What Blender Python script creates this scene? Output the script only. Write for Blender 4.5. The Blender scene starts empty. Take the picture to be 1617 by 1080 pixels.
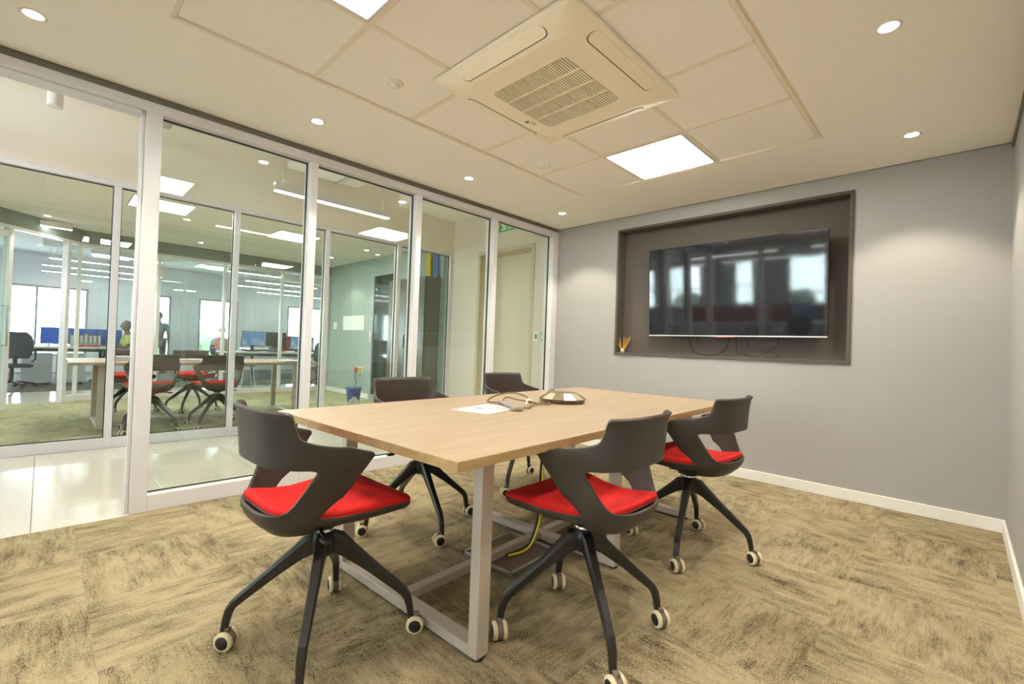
import bpy, bmesh, math, random
from mathutils import Vector, Matrix
from mathutils.geometry import delaunay_2d_cdt
random.seed(7)
D = bpy.data
SC = bpy.context.scene
COL = SC.collection
PI = math.pi
R = math.radians

# ------------------------------------------------------------------ camera
CAM_POS = (3.358685, -4.150215, 1.033020)
YAW, PITCH, ROLL, FPX = 0.7745565, 0.0101646, 0.0358203, 726.0139
cam = D.cameras.new('camera'); cam.sensor_width = 36.0; cam.lens = FPX / 1617 * 36.0
cam.clip_start = 0.02
co = D.objects.new('camera', cam); COL.objects.link(co)
_f = Vector((-math.sin(YAW) * math.cos(PITCH), math.cos(YAW) * math.cos(PITCH), math.sin(PITCH)))
_r = Vector((math.cos(YAW), math.sin(YAW), 0)); _u = _r.cross(_f)
_r2 = math.cos(ROLL) * _r + math.sin(ROLL) * _u
_u2 = -math.sin(ROLL) * _r + math.cos(ROLL) * _u
M = Matrix((_r2, _u2, -_f)).transposed().to_4x4(); M.translation = Vector(CAM_POS)
co.matrix_world = M
SC.camera = co

# ------------------------------------------------------------------ world, exposure
w = D.worlds.new('overcast_daylight'); SC.world = w; w.use_nodes = True
bg = w.node_tree.nodes['Background']
bg.inputs[0].default_value = (0.80, 0.91, 1.0, 1); bg.inputs[1].default_value = 20.0
SC.view_settings.view_transform = 'Standard'; SC.view_settings.look = 'None'
SC.view_settings.exposure = 0.46; SC.view_settings.gamma = 1.0
SC.view_settings.use_curve_mapping = False
try:
    SC.cycles.transparent_max_bounces = 32
    SC.cycles.max_bounces = 12; SC.cycles.diffuse_bounces = 7; SC.cycles.glossy_bounces = 5
    SC.cycles.sample_clamp_indirect = 6.0
    SC.cycles.use_denoising = True
except Exception:
    pass
PANEL_L = 34.0      # radiance of the square ceiling panels
SPOT_W = 37.0       # watts of each downlight
LINEAR_L = 26.0     # radiance of the linear pendants
WARM = (1.0, 0.90, 0.74)
NEUTRAL = (1.0, 0.95, 0.88)

# ------------------------------------------------------------------ materials
MATS = {}
def nodemat(name):
    m = D.materials.new(name); m.use_nodes = True
    nt = m.node_tree; b = nt.nodes['Principled BSDF']
    MATS[name] = m
    return m, nt, b
def N(nt, t, **k):
    n = nt.nodes.new(t)
    for a, v in k.items(): setattr(n, a, v)
    return n
def pm(name, col, rough=0.5, metal=0.0, noise=0.0, nscale=20.0, bump=0.0, bscale=200.0, spec=0.5, coat=0.0):
    """procedural paint / plastic / metal: slight colour drift and fine relief from noise"""
    m, nt, b = nodemat(name)
    b.inputs['Roughness'].default_value = rough; b.inputs['Metallic'].default_value = metal
    b.inputs['Specular IOR Level'].default_value = spec
    if coat: b.inputs['Coat Weight'].default_value = coat
    tc = N(nt, 'ShaderNodeTexCoord')
    nz = N(nt, 'ShaderNodeTexNoise'); nz.inputs['Scale'].default_value = nscale; nz.inputs['Detail'].default_value = 4
    nt.links.new(tc.outputs['Object'], nz.inputs['Vector'])
    mx = N(nt, 'ShaderNodeMix', data_type='RGBA')
    k = max(noise, 0.02)
    mx.inputs[6].default_value = (*[c * (1 - k) for c in col], 1); mx.inputs[7].default_value = (*[min(1, c * (1 + k)) for c in col], 1)
    nt.links.new(nz.outputs['Fac'], mx.inputs[0]); nt.links.new(mx.outputs[2], b.inputs['Base Color'])
    if bump:
        n2 = N(nt, 'ShaderNodeTexNoise'); n2.inputs['Scale'].default_value = bscale; n2.inputs['Detail'].default_value = 2
        nt.links.new(tc.outputs['Object'], n2.inputs['Vector'])
        bp = N(nt, 'ShaderNodeBump'); bp.inputs['Strength'].default_value = bump; bp.inputs['Distance'].default_value = 0.002
        nt.links.new(n2.outputs['Fac'], bp.inputs['Height']); nt.links.new(bp.outputs['Normal'], b.inputs['Normal'])
    return m
def emit(name, col, strength):
    m, nt, b = nodemat(name)
    b.inputs['Base Color'].default_value = (0.8, 0.8, 0.8, 1)
    b.inputs['Emission Color'].default_value = (*col, 1); b.inputs['Emission Strength'].default_value = strength
    return m
def glassmat(name, tint, base=0.045, gain=1.0):
    m = D.materials.new(name); m.use_nodes = True; nt = m.node_tree; nt.nodes.clear(); MATS[name] = m
    out = N(nt, 'ShaderNodeOutputMaterial'); tr = N(nt, 'ShaderNodeBsdfTransparent'); gl = N(nt, 'ShaderNodeBsdfGlossy')
    tr.inputs[0].default_value = (*tint, 1); gl.inputs['Roughness'].default_value = 0.0
    gl.inputs['Color'].default_value = (0.95, 1, 0.98, 1)
    lw = N(nt, 'ShaderNodeLayerWeight'); lw.inputs[0].default_value = 0.5
    p = N(nt, 'ShaderNodeMath', operation='POWER'); p.inputs[1].default_value = 4.5
    ma = N(nt, 'ShaderNodeMath', operation='MULTIPLY_ADD'); ma.inputs[1].default_value = gain * 0.9; ma.inputs[2].default_value = base
    ma.use_clamp = True
    mx = N(nt, 'ShaderNodeMixShader')
    nt.links.new(lw.outputs['Facing'], p.inputs[0]); nt.links.new(p.outputs[0], ma.inputs[0]); nt.links.new(ma.outputs[0], mx.inputs[0])
    nt.links.new(tr.outputs[0], mx.inputs[1]); nt.links.new(gl.outputs[0], mx.inputs[2]); nt.links.new(mx.outputs[0], out.inputs[0])
    return m
def carpetmat(name, light, dark, mid):
    m, nt, b = nodemat(name); b.inputs['Roughness'].default_value = 0.95; b.inputs['Specular IOR Level'].default_value = 0.1
    tc = N(nt, 'ShaderNodeTexCoord'); oi = N(nt, 'ShaderNodeObjectInfo'); ge = N(nt, 'ShaderNodeNewGeometry')
    off = N(nt, 'ShaderNodeVectorMath', operation='SCALE'); off.inputs[0].default_value = (37, 91, 53)
    nt.links.new(oi.outputs['Random'], off.inputs['Scale'])
    add = N(nt, 'ShaderNodeVectorMath', operation='ADD')
    nt.links.new(tc.outputs['Object'], add.inputs[0]); nt.links.new(off.outputs[0], add.inputs[1])
    def noise(src, sx, sy, detail, rough, dist=0.0):
        mp = N(nt, 'ShaderNodeMapping'); mp.inputs['Scale'].default_value = (sx, sy, 1)
        nz = N(nt, 'ShaderNodeTexNoise'); nz.inputs['Scale'].default_value = 1.0
        nz.inputs['Detail'].default_value = detail; nz.inputs['Roughness'].default_value = rough; nz.inputs['Distortion'].default_value = dist
        nt.links.new(src, mp.inputs[0]); nt.links.new(mp.outputs[0], nz.inputs['Vector'])
        return nz.outputs['Fac']
    def mad(a, k, c):
        n = N(nt, 'ShaderNodeMath', operation='MULTIPLY_ADD'); nt.links.new(a, n.inputs[0]); n.inputs[1].default_value = k
        if isinstance(c, float): n.inputs[2].default_value = c
        else: nt.links.new(c, n.inputs[2])
        return n.outputs[0]
    streak = noise(add.outputs[0], 9, 70, 5, 0.7); block = noise(add.outputs[0], 6, 16, 4, 0.62)
    patch = noise(ge.outputs['Position'], 2.2, 2.2, 3, 0.5); patch2 = noise(ge.outputs['Position'], 9, 9, 4, 0.7)
    speck = noise(add.outputs[0], 190, 300, 2, 0.8)
    v = mad(streak, 0.34, mad(block, 0.46, mad(patch, 0.26, mad(patch2, 0.14, mad(speck, 0.80, -0.48)))))
    cr = N(nt, 'ShaderNodeValToRGB')
    e = cr.color_ramp.elements; e[0].position = 0.35; e[0].color = (*dark, 1); e[1].position = 0.62; e[1].color = (*light, 1)
    x = e.new(0.46); x.color = (*mid, 1)
    nt.links.new(v, cr.inputs[0]); nt.links.new(cr.outputs[0], b.inputs['Base Color'])
    wv = N(nt, 'ShaderNodeTexWave'); wv.inputs['Scale'].default_value = 75; wv.bands_direction = 'Y'; wv.inputs['Distortion'].default_value = 1.2
    wv.inputs['Detail Scale'].default_value = 20
    nt.links.new(add.outputs[0], wv.inputs['Vector'])
    hs = N(nt, 'ShaderNodeMath', operation='ADD'); nt.links.new(wv.outputs['Fac'], hs.inputs[0]); nt.links.new(speck, hs.inputs[1])
    bp = N(nt, 'ShaderNodeBump'); bp.inputs['Strength'].default_value = 0.6; bp.inputs['Distance'].default_value = 0.004
    nt.links.new(hs.outputs[0], bp.inputs['Height']); nt.links.new(bp.outputs['Normal'], b.inputs['Normal'])
    return m
def woodmat(name, c1, c2, rough=0.38):
    m, nt, b = nodemat(name); b.inputs['Roughness'].default_value = rough; b.inputs['Specular IOR Level'].default_value = 0.45
    tc = N(nt, 'ShaderNodeTexCoord')
    mp = N(nt, 'ShaderNodeMapping'); mp.inputs['Scale'].default_value = (9, 0.9, 9)
    nz = N(nt, 'ShaderNodeTexNoise'); nz.inputs['Scale'].default_value = 2.2; nz.inputs['Detail'].default_value = 7; nz.inputs['Roughness'].default_value = 0.62; nz.inputs['Distortion'].default_value = 0.6
    nt.links.new(tc.outputs['Object'], mp.inputs[0]); nt.links.new(mp.outputs[0], nz.inputs['Vector'])
    mp2 = N(nt, 'ShaderNodeMapping'); mp2.inputs['Scale'].default_value = (140, 4, 140)
    n2 = N(nt, 'ShaderNodeTexNoise'); n2.inputs['Scale'].default_value = 1.0; n2.inputs['Detail'].default_value = 2
    nt.links.new(tc.outputs['Object'], mp2.inputs[0]); nt.links.new(mp2.outputs[0], n2.inputs['Vector'])
    ad = N(nt, 'ShaderNodeMath', operation='MULTIPLY_ADD'); nt.links.new(n2.outputs['Fac'], ad.inputs[0]); ad.inputs[1].default_value = 0.35
    nt.links.new(nz.outputs['Fac'], ad.inputs[2])
    cr = N(nt, 'ShaderNodeValToRGB'); e = cr.color_ramp.elements
    e[0].position = 0.45; e[0].color = (*c2, 1); e[1].position = 0.85; e[1].color = (*c1, 1)
    nt.links.new(ad.outputs[0], cr.inputs[0]); nt.links.new(cr.outputs[0], b.inputs['Base Color'])
    return m
def screenmat(name, ramp, strength, scale=4.0):
    """a lit monitor picture: soft blotches of colour"""
    m, nt, b = nodemat(name); b.inputs['Roughness'].default_value = 0.2
    tc = N(nt, 'ShaderNodeTexCoord'); nz = N(nt, 'ShaderNodeTexNoise'); nz.inputs['Scale'].default_value = scale
    nt.links.new(tc.outputs['Object'], nz.inputs['Vector'])
    cr = N(nt, 'ShaderNodeValToRGB'); e = cr.color_ramp.elements
    e[0].position = 0.4; e[0].color = (*ramp[0], 1); e[1].position = 0.6; e[1].color = (*ramp[1], 1)
    nt.links.new(nz.outputs['Fac'], cr.inputs[0]); nt.links.new(cr.outputs[0], b.inputs['Base Color'])
    nt.links.new(cr.outputs[0], b.inputs['Emission Color']); b.inputs['Emission Strength'].default_value = strength
    return m

carpetmat('carpet', (0.53, 0.428, 0.258), (0.06, 0.049, 0.031), (0.32, 0.257, 0.15))
carpetmat('carpet_far', (0.56, 0.55, 0.34), (0.12, 0.14, 0.09), (0.40, 0.39, 0.24))
carpetmat('carpet_dark', (0.16, 0.15, 0.13), (0.05, 0.05, 0.05), (0.10, 0.095, 0.08))
woodmat('oak', (0.405, 0.31, 0.212), (0.325, 0.23, 0.141))
woodmat('oak_edge', (0.50, 0.32, 0.15), (0.38, 0.23, 0.095))
woodmat('reed', (0.85, 0.50, 0.06), (0.75, 0.40, 0.04))
pm('ceiling_paint', (0.96, 0.93, 0.865), 0.9, bump=0.03, bscale=120)
pm('ceiling_tile', (0.965, 0.94, 0.885), 0.95, noise=0.03, nscale=150, bump=0.35, bscale=260)
pm('grid_bar', (0.86, 0.79, 0.655), 0.6)
pm('wall_grey', (0.385, 0.368, 0.34), 0.75, bump=0.05, bscale=90)
pm('wall_teal', (0.36, 0.44, 0.40), 0.75, bump=0.05, bscale=90)
pm('bulkhead_teal', (0.20, 0.24, 0.21), 0.8)
pm('wall_beige', (0.76, 0.69, 0.58), 0.8, bump=0.04, bscale=90)
pm('wall_white', (0.80, 0.79, 0.76), 0.85, bump=0.03, bscale=90)
pm('slab_grey', (0.55, 0.54, 0.50), 0.9)
pm('office_wall', (0.80, 0.81, 0.83), 0.85)
pm('door_paint', (0.70, 0.63, 0.47), 0.55)
pm('door_frame_paint', (0.60, 0.53, 0.36), 0.55)
pm('white_aluminium', (0.72, 0.70, 0.705), 0.32, spec=0.5)
pm('white_paint', (0.84, 0.81, 0.75), 0.45)
pm('gasket', (0.05, 0.045, 0.04), 0.7)
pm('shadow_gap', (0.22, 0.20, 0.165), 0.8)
pm('niche_paint', (0.115, 0.094, 0.077), 0.8, spec=0.2)
pm('chair_plastic', (0.052, 0.042, 0.034), 0.44, bump=0.06, bscale=700, spec=0.35)
pm('black_plastic', (0.018, 0.017, 0.016), 0.38, spec=0.5)
pm('red_fabric', (0.52, 0.014, 0.012), 0.85, noise=0.08, nscale=400, bump=0.4, bscale=900, spec=0.2)
pm('chrome', (0.8, 0.8, 0.8), 0.12, metal=1.0)
pm('tyre_cream', (0.72, 0.62, 0.40), 0.6)
pm('tyre_band', (0.20, 0.15, 0.12), 0.6)
pm('leg_metal', (0.56, 0.49, 0.42), 0.42, metal=0.25)
pm('steel', (0.55, 0.55, 0.56), 0.35, metal=0.9)
pm('pewter', (0.27, 0.22, 0.155), 0.42, metal=0.8)
pm('pewter_dark', (0.16, 0.12, 0.08), 0.35, metal=0.6)
pm('hub_grey', (0.30, 0.26, 0.22), 0.45)
pm('paper', (0.56, 0.555, 0.55), 0.8)
pm('print_grey', (0.20, 0.20, 0.22), 0.8)
pm('cable_olive', (0.16, 0.12, 0.05), 0.5)
pm('cable_black', (0.015, 0.014, 0.013), 0.5)
pm('cable_yellow', (0.80, 0.62, 0.02), 0.5)
pm('cable_blue', (0.05, 0.16, 0.50), 0.5)
pm('ac_plastic', (0.95, 0.875, 0.71), 0.45)
pm('ac_dark', (0.10, 0.08, 0.06), 0.7)
pm('sensor_plastic', (0.86, 0.83, 0.75), 0.45)
pm('tv_screen', (0.012, 0.013, 0.016), 0.05, spec=0.7, coat=0.0)
pm('tv_silver', (0.72, 0.71, 0.70), 0.3, metal=0.6)
pm('orange_badge', (0.65, 0.16, 0.05), 0.4)
pm('jar_glass', (0.62, 0.52, 0.36), 0.15)
pm('green_sign', (0.02, 0.42, 0.12), 0.5)
pm('sign_white', (0.85, 0.85, 0.80), 0.5)
pm('sign_green_pale', (0.25, 0.50, 0.30), 0.5)
pm('cabinet_dark', (0.10, 0.085, 0.065), 0.25, spec=0.6)
pm('cabinet_glass', (0.03, 0.05, 0.05), 0.06, spec=0.9)
pm('frame_grey', (0.36, 0.40, 0.40), 0.5)
pm('bin_blue', (0.03, 0.10, 0.42), 0.5)
pm('bag_black', (0.03, 0.03, 0.03), 0.6)
pm('desk_white', (0.82, 0.80, 0.77), 0.4)
pm('desk_dark', (0.05, 0.06, 0.075), 0.5)
pm('divider_blue', (0.02, 0.09, 0.42), 0.9)
pm('divider_red', (0.36, 0.025, 0.035), 0.9)
pm('pedestal_grey', (0.50, 0.52, 0.54), 0.5)
pm('monitor_black', (0.03, 0.03, 0.035), 0.4)
screenmat('monitor_blue', ((0.10, 0.22, 0.50), (0.35, 0.45, 0.62)), 0.35)
screenmat('monitor_teal', ((0.02, 0.30, 0.34), (0.45, 0.50, 0.50)), 0.4, 9)
pm('book_spine', (0.16, 0.15, 0.12), 0.8, noise=0.5, nscale=60)
pm('book_pale', (0.34, 0.33, 0.28), 0.8, noise=0.25, nscale=60)
pm('folder_red', (0.60, 0.09, 0.10), 0.7)
pm('folder_orange', (0.78, 0.40, 0.08), 0.7)
pm('task_fabric', (0.05, 0.06, 0.08), 0.8)
pm('skin_brown', (0.17, 0.09, 0.055), 0.55)
pm('hair_black', (0.02, 0.018, 0.016), 0.8)
pm('shirt_olive', (0.42, 0.43, 0.10), 0.85)
pm('shirt_dark', (0.10, 0.12, 0.17), 0.85)
pm('shirt_white', (0.70, 0.70, 0.68), 0.85)
pm('trousers', (0.05, 0.06, 0.09), 0.85)
pm('foliage', (0.045, 0.065, 0.035), 0.8, noise=0.4, nscale=3)
pm('ground_out', (0.60, 0.60, 0.57), 0.9)
pm('concrete', (0.50, 0.50, 0.48), 0.9, noise=0.1, nscale=6)
pm('duct_metal', (0.62, 0.61, 0.57), 0.45, metal=0.3)
def tilemat():
    m, nt, b = nodemat('floor_tile'); b.inputs['Roughness'].default_value = 0.12; b.inputs['Specular IOR Level'].default_value = 0.6
    tc = N(nt, 'ShaderNodeTexCoord'); nz = N(nt, 'ShaderNodeTexNoise'); nz.inputs['Scale'].default_value = 60; nz.inputs['Detail'].default_value = 6
    nt.links.new(tc.outputs['Object'], nz.inputs['Vector'])
    cr = N(nt, 'ShaderNodeValToRGB'); e = cr.color_ramp.elements
    e[0].position = 0.3; e[0].color = (0.66, 0.61, 0.52, 1); e[1].position = 0.7; e[1].color = (0.75, 0.71, 0.63, 1)
    nt.links.new(nz.outputs['Fac'], cr.inputs[0]); nt.links.new(cr.outputs[0], b.inputs['Base Color'])
tilemat()
pm('grout', (0.42, 0.37, 0.28), 0.9)
glassmat('glass', (0.945, 0.975, 0.955))
glassmat('window_glass', (0.97, 0.985, 0.98))
emit('panel_light', (1.0, 0.95, 0.87), PANEL_L)
emit('spot_glow', (1.0, 0.93, 0.80), 30.0)
emit('linear_light', (1.0, 0.97, 0.93), LINEAR_L)
emit('added_uplight', (1.0, 0.95, 0.86), LINEAR_L * 1.3)

# ------------------------------------------------------------------ mesh helpers
class MB:
    def __init__(s): s.v = []; s.f = []; s.sm = []
    def add(s, vs, fs, smooth=False):
        o = len(s.v); s.v += [tuple(v) for v in vs]; s.f += [tuple(i + o for i in f) for f in fs]; s.sm += [smooth] * len(fs); return s
    def box(s, x0, x1, y0, y1, z0, z1):
        vs = [(x, y, z) for z in (z0, z1) for y in (y0, y1) for x in (x0, x1)]
        return s.add(vs, [(0, 2, 3, 1), (4, 5, 7, 6), (0, 1, 5, 4), (2, 6, 7, 3), (1, 3, 7, 5), (0, 4, 6, 2)])
    def rbox(s, x0, x1, y0, y1, z0, z1, r=0.004, seg=2):
        bm = bmesh.new(); bmesh.ops.create_cube(bm, size=1)
        for v in bm.verts:
            v.co = Vector(((x0 + x1) / 2 + v.co.x * (x1 - x0), (y0 + y1) / 2 + v.co.y * (y1 - y0), (z0 + z1) / 2 + v.co.z * (z1 - z0)))
        bmesh.ops.bevel(bm, geom=bm.edges[:], offset=r, segments=seg, affect='EDGES', profile=0.5)
        bm.verts.index_update()
        s.add([v.co[:] for v in bm.verts], [[v.index for v in f.verts] for f in bm.faces]); bm.free(); return s
    def tube(s, pts, r, n=8, cap=True, taper=None, flat=1.0):
        pts = [Vector(p) for p in pts]; rings = []; up = None
        for i, p in enumerate(pts):
            t = (pts[min(i + 1, len(pts) - 1)] - pts[max(i - 1, 0)]).normalized()
            if up is None: up = Vector((0, 0, 1)) if abs(t.z) < 0.95 else Vector((1, 0, 0))
            a = t.cross(up).normalized(); b = a.cross(t).normalized(); up = b
            rr = r if taper is None else taper[i]
            rings.append([p + a * math.cos(2 * PI * k / n) * rr + b * math.sin(2 * PI * k / n) * rr * flat for k in range(n)])
        vs = [v for rg in rings for v in rg]; fs = []
        for i in range(len(rings) - 1):
            for k in range(n):
                fs.append((i * n + k, i * n + (k + 1) % n, (i + 1) * n + (k + 1) % n, (i + 1) * n + k))
        s.add(vs, fs, True)
        if cap:
            s.add(rings[0], [tuple(range(n))[::-1]]); s.add(rings[-1], [tuple(range(n))])
        return s
    def lathe(s, prof, n=24, c=(0, 0, 0), axis='z', smooth=True):
        vs = []; fs = []
        for (r, h) in prof:
            for k in range(n):
                a = 2 * PI * k / n; x, y = r * math.cos(a), r * math.sin(a)
                p = (x, y, h) if axis == 'z' else ((h, x, y) if axis == 'x' else (x, h, y))
                vs.append((p[0] + c[0], p[1] + c[1], p[2] + c[2]))
        m = len(prof)
        for i in range(m - 1):
            for k in range(n):
                q = (i * n + k, i * n + (k + 1) % n, (i + 1) * n + (k + 1) % n, (i + 1) * n + k)
                fs.append(q)
        s.add(vs, fs, smooth)
        s.add(vs[:n], [tuple(range(n))[::-1]]); s.add(vs[-n:], [tuple(range(n))])
        return s
    def prism(s, poly, z0, z1, T=None):
        """poly: 2D points; extruded along local z, T maps local (x,y,z) to object space"""
        n = len(poly); T = T or (lambda x, y, z: (x, y, z))
        vs = [T(x, y, z0) for x, y in poly] + [T(x, y, z1) for x, y in poly]
        fs = [tuple(range(n))[::-1], tuple(range(n, 2 * n))] + [(i, (i + 1) % n, n + (i + 1) % n, n + i) for i in range(n)]
        return s.add(vs, fs)
    def bar(s, a, b, w0, h0, w1=None, h1=None):
        """tapered rectangular bar from a to b; w across, h in the vertical plane"""
        a, b = Vector(a), Vector(b); t = (b - a).normalized()
        side = t.cross(Vector((0, 0, 1)));
        if side.length < 1e-4: side = Vector((1, 0, 0))
        side.normalize(); up = side.cross(t).normalized(); w1 = w1 or w0; h1 = h1 or h0; vs = []
        for p, ww, hh in ((a, w0, h0), (b, w1, h1)):
            for sx, sz in ((-1, -1), (1, -1), (1, 1), (-1, 1)): vs.append(p + side * sx * ww / 2 + up * sz * hh / 2)
        return s.add(vs, [(3, 2, 1, 0), (4, 5, 6, 7)] + [(i, (i + 1) % 4, 4 + (i + 1) % 4, 4 + i) for i in range(4)])
    def mesh(s, name):
        me = D.meshes.new(name); me.from_pydata(s.v, [], s.f); me.update()
        bm = bmesh.new(); bm.from_mesh(me); bmesh.ops.recalc_face_normals(bm, faces=bm.faces[:]); bm.to_mesh(me); bm.free()
        me.polygons.foreach_set('use_smooth', s.sm)
        return me
    def build(s, name, mat, parent=None, loc=None, rotz=0.0, **props):
        me = s.mesh(name); me.materials.append(MATS[mat]); return link(name, me, parent, loc, rotz, **props)
def link(name, me, parent=None, loc=None, rotz=0.0, **props):
    o = D.objects.new(name, me); COL.objects.link(o)
    if parent is not None: o.parent = parent
    if loc is not None: o.location = loc
    if rotz: o.rotation_euler[2] = rotz
    for k, v in props.items(): o[k] = v
    return o
def thing(name, label, cat, loc=(0, 0, 0), rotz=0.0, group=None, kind=None):
    o = D.objects.new(name, None); COL.objects.link(o); o.location = loc; o.rotation_euler[2] = rotz
    o.empty_display_size = 0.1; tag(o, label, cat, group, kind); return o
def tag(o, label=None, cat=None, group=None, kind=None):
    if label: o['label'] = label
    if cat: o['category'] = cat
    if group: o['group'] = group
    if kind: o['kind'] = kind
    return o
def copy_tree(o, parent=None):
    c = o.copy(); COL.objects.link(c); c.parent = parent
    for ch in list(o.children): copy_tree(ch, c)
    return c
def B(*a): return MB().box(*a)
def RB(*a, **k): return MB().rbox(*a, **k)
def rrect(x0, x1, y0, y1, r, n=6):
    pts = []
    for cx, cy, a0 in ((x1 - r, y1 - r, 0), (x0 + r, y1 - r, 90), (x0 + r, y0 + r, 180), (x1 - r, y0 + r, 270)):
        for k in range(n + 1):
            a = R(a0 + 90 * k / n); pts.append((cx + r * math.cos(a), cy + r * math.sin(a)))
    return pts
def smoothpts(pts, n=6):
    """Catmull-Rom through points"""
    P = [Vector(p) for p in pts]; P = [P[0] * 2 - P[1]] + P + [P[-1] * 2 - P[-2]]; out = []
    for i in range(1, len(P) - 2):
        for k in range(n):
            t = k / n; a, b, c, d = P[i - 1], P[i], P[i + 1], P[i + 2]
            out.append(0.5 * ((2 * b) + (c - a) * t + (2 * a - 5 * b + 4 * c - d) * t * t + (3 * b - a - 3 * c + d) * t ** 3))
    out.append(P[-2]); return out
def hole_wall(mb, axis, p0, p1, a0, a1, z0, z1, holes):
    """slab wall with rectangular holes; axis 'x': wall normal x from p0..p1, runs along y (a); 'y': normal y, runs along x"""
    xs = sorted({a0, a1, *[h[0] for h in holes], *[h[1] for h in holes]}); zs = sorted({z0, z1, *[h[2] for h in holes], *[h[3] for h in holes]})
    for i in range(len(xs) - 1):
        for j in range(len(zs) - 1):
            cx, cz = (xs[i] + xs[i + 1]) / 2, (zs[j] + zs[j + 1]) / 2
            if any(h[0] < cx < h[1] and h[2] < cz < h[3] for h in holes): continue
            if axis == 'y': mb.box(xs[i], xs[i + 1], p0, p1, zs[j], zs[j + 1])
            else: mb.box(p0, p1, xs[i], xs[i + 1], zs[j], zs[j + 1])
    return mb

W, H, YB = 3.568, 2.406, -4.71        # room width, ceiling height, rear wall
X2, X3, XW = -2.08, -6.06, -12.5       # far side of the corridor, back of the second room, window wall
HC, H2, HH = 2.86, 2.54, 3.30                    # corridor / office ceiling, second room ceiling
YE = 0.10                              # corridor end wall
YR = -12.0                             # window wall behind the camera

# ------------------------------------------------------------------ structure: floors
fl = thing('floor', 'beige and dark brown streaked carpet tiles of the meeting room', 'floor', kind='structure')
B(0.0, W + 0.1, YB, 0.12, -0.12, -0.012).build('screed', 'grout', fl)
T = 0.5
cm = B(-T / 2, T / 2, -T / 2, T / 2, -0.012, 0.0).mesh('carpet_tile'); cm.materials.append(MATS['carpet'])
def carpet_field(parent, x0, x1, y0, y1, me, matname):
    nx = int(math.ceil((x1 - x0) / T)); ny = int(math.ceil((y1 - y0) / T))
    for i in range(nx):
        for j in range(ny):
            cx0, cx1 = x0 + i * T, min(x0 + (i + 1) * T, x1); cy1, cy0 = y1 - j * T, max(y1 - (j + 1) * T, y0)
            full = cx1 - cx0 > T - 1e-3 and cy1 - cy0 > T - 1e-3
            if full:
                o = link('carpet_tile', me, parent, ((cx0 + cx1) / 2, (cy0 + cy1) / 2, 0), PI / 2 * ((i + j) % 2 + 2 * random.randint(0, 1)))
            else:
                w2, h2 = (cx1 - cx0) / 2, (cy1 - cy0) / 2
                B(-w2, w2, -h2, h2, -0.012, 0).build('carpet_tile', matname, parent, ((cx0 + cx1) / 2, (cy0 + cy1) / 2, 0))
carpet_field(fl, 0.0, W, YB, 0.0, cm, 'carpet')

fc = thing('floor_corridor', 'polished cream stone tiles of the corridor floor', 'floor', kind='structure')
B(X2 - 0.05, 0.0, YR, YE + .6, -0.14, -0.006).build('screed', 'grout', fc)
tw, tl = 0.52, 0.6
tm = RB(-tw / 2 + .0015, tw / 2 - .0015, -tl / 2 + .0015, tl / 2 - .0015, -0.006, 0.0, r=0.001, seg=1).mesh('stone_tile'); tm.materials.append(MATS['floor_tile'])
for i in range(4):
    for j in range(-2, 9):
        yc = -4.16 + tl * (j + .5)
        if yc + tl / 2 > YE + .62: continue
        link('stone_tile', tm, fc, (X2 + tw * (i + .5), yc, 0))
B(X2, 0.0, YR, -4.16 - 2 * tl, -0.006, 0.0).build('plain_tiles', 'floor_tile', fc)

f2 = thing('floor_meeting', 'greenish beige carpet tiles of the second meeting room', 'floor', kind='structure')
B(X3 - .1, X2, -5.4, 0.12, -0.12, -0.012).build('screed', 'grout', f2)
cm2 = cm.copy(); cm2.materials.clear(); cm2.materials.append(MATS['carpet_far'])
carpet_field(f2, X3 + .02, X2, -5.06, 0.0, cm2, 'carpet_far')
fo = B(XW - .2, X3 + .02, YR, 7.0, -0.12, -0.001).build('floor_office', 'floor_tile'); tag(fo, 'cream tiled floor strip of the open office', 'floor', kind='structure')
fo2 = B(XW, X3 - 1.6, YR + 1, 6.9, -0.001, 0.006).build('floor_office_carpet', 'carpet_dark'); tag(fo2, 'dark carpet area of the open office floor', 'floor', kind='structure')
fr = B(X3 + .02, X2 - .05, YR, -5.4, -0.12, 0.0).build('floor_rear', 'carpet_dark'); tag(fr, 'dark carpet of the office area reflected in the television', 'floor', kind='structure')
fr2 = B(0, 7.0, YR, YB, -0.12, 0.0).build('floor_rear', 'carpet_dark'); tag(fr2, 'dark carpet behind the meeting room reflected in the television', 'floor', kind='structure')

# ------------------------------------------------------------------ structure: ceilings
PX0_ = -.115
GX, GY, G = 0.890, -0.795, 0.6
gx1, gy1 = GX + 3 * G, GY - 5 * G
ce = thing('ceiling', 'cream plasterboard ceiling with a recessed field of tiles', 'ceiling', kind='structure')
m = MB()
for (a, b, c, d) in ((0.0, GX - .012, YB, 0), (gx1 + .03, W, YB, 0), (GX - .012, gx1 + .03, GY + .012, 0), (GX - .012, gx1 + .03, YB, gy1 - .012)):
    m.box(a, b, c, d, H, H + .10)
m.build('plasterboard', 'ceiling_paint', ce)
B(GX - .1, gx1 + .1, gy1 - .1, GY + .1, H + .11, H + .16).build('ceiling_void', 'slab_grey', ce)
m = MB()
for i in range(1, 3): m.box(GX + i * G - .012, GX + i * G + .012, gy1, GY, H + .006, H + .03)
for j in range(1, 5):
    for i in range(3): m.box(GX + i * G + .012, GX + (i + 1) * G - .012, GY - j * G - .012, GY - j * G + .012, H + .006, H + .03)
m.build('grid_bars', 'grid_bar', ce)
m = MB()
m.box(GX - .012, GX + .006, gy1 - .012, GY + .012, H + .001, H + .03); m.box(gx1 - .006, gx1 + .014, gy1 - .012, GY + .012, H + .001, H + .03)
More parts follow.
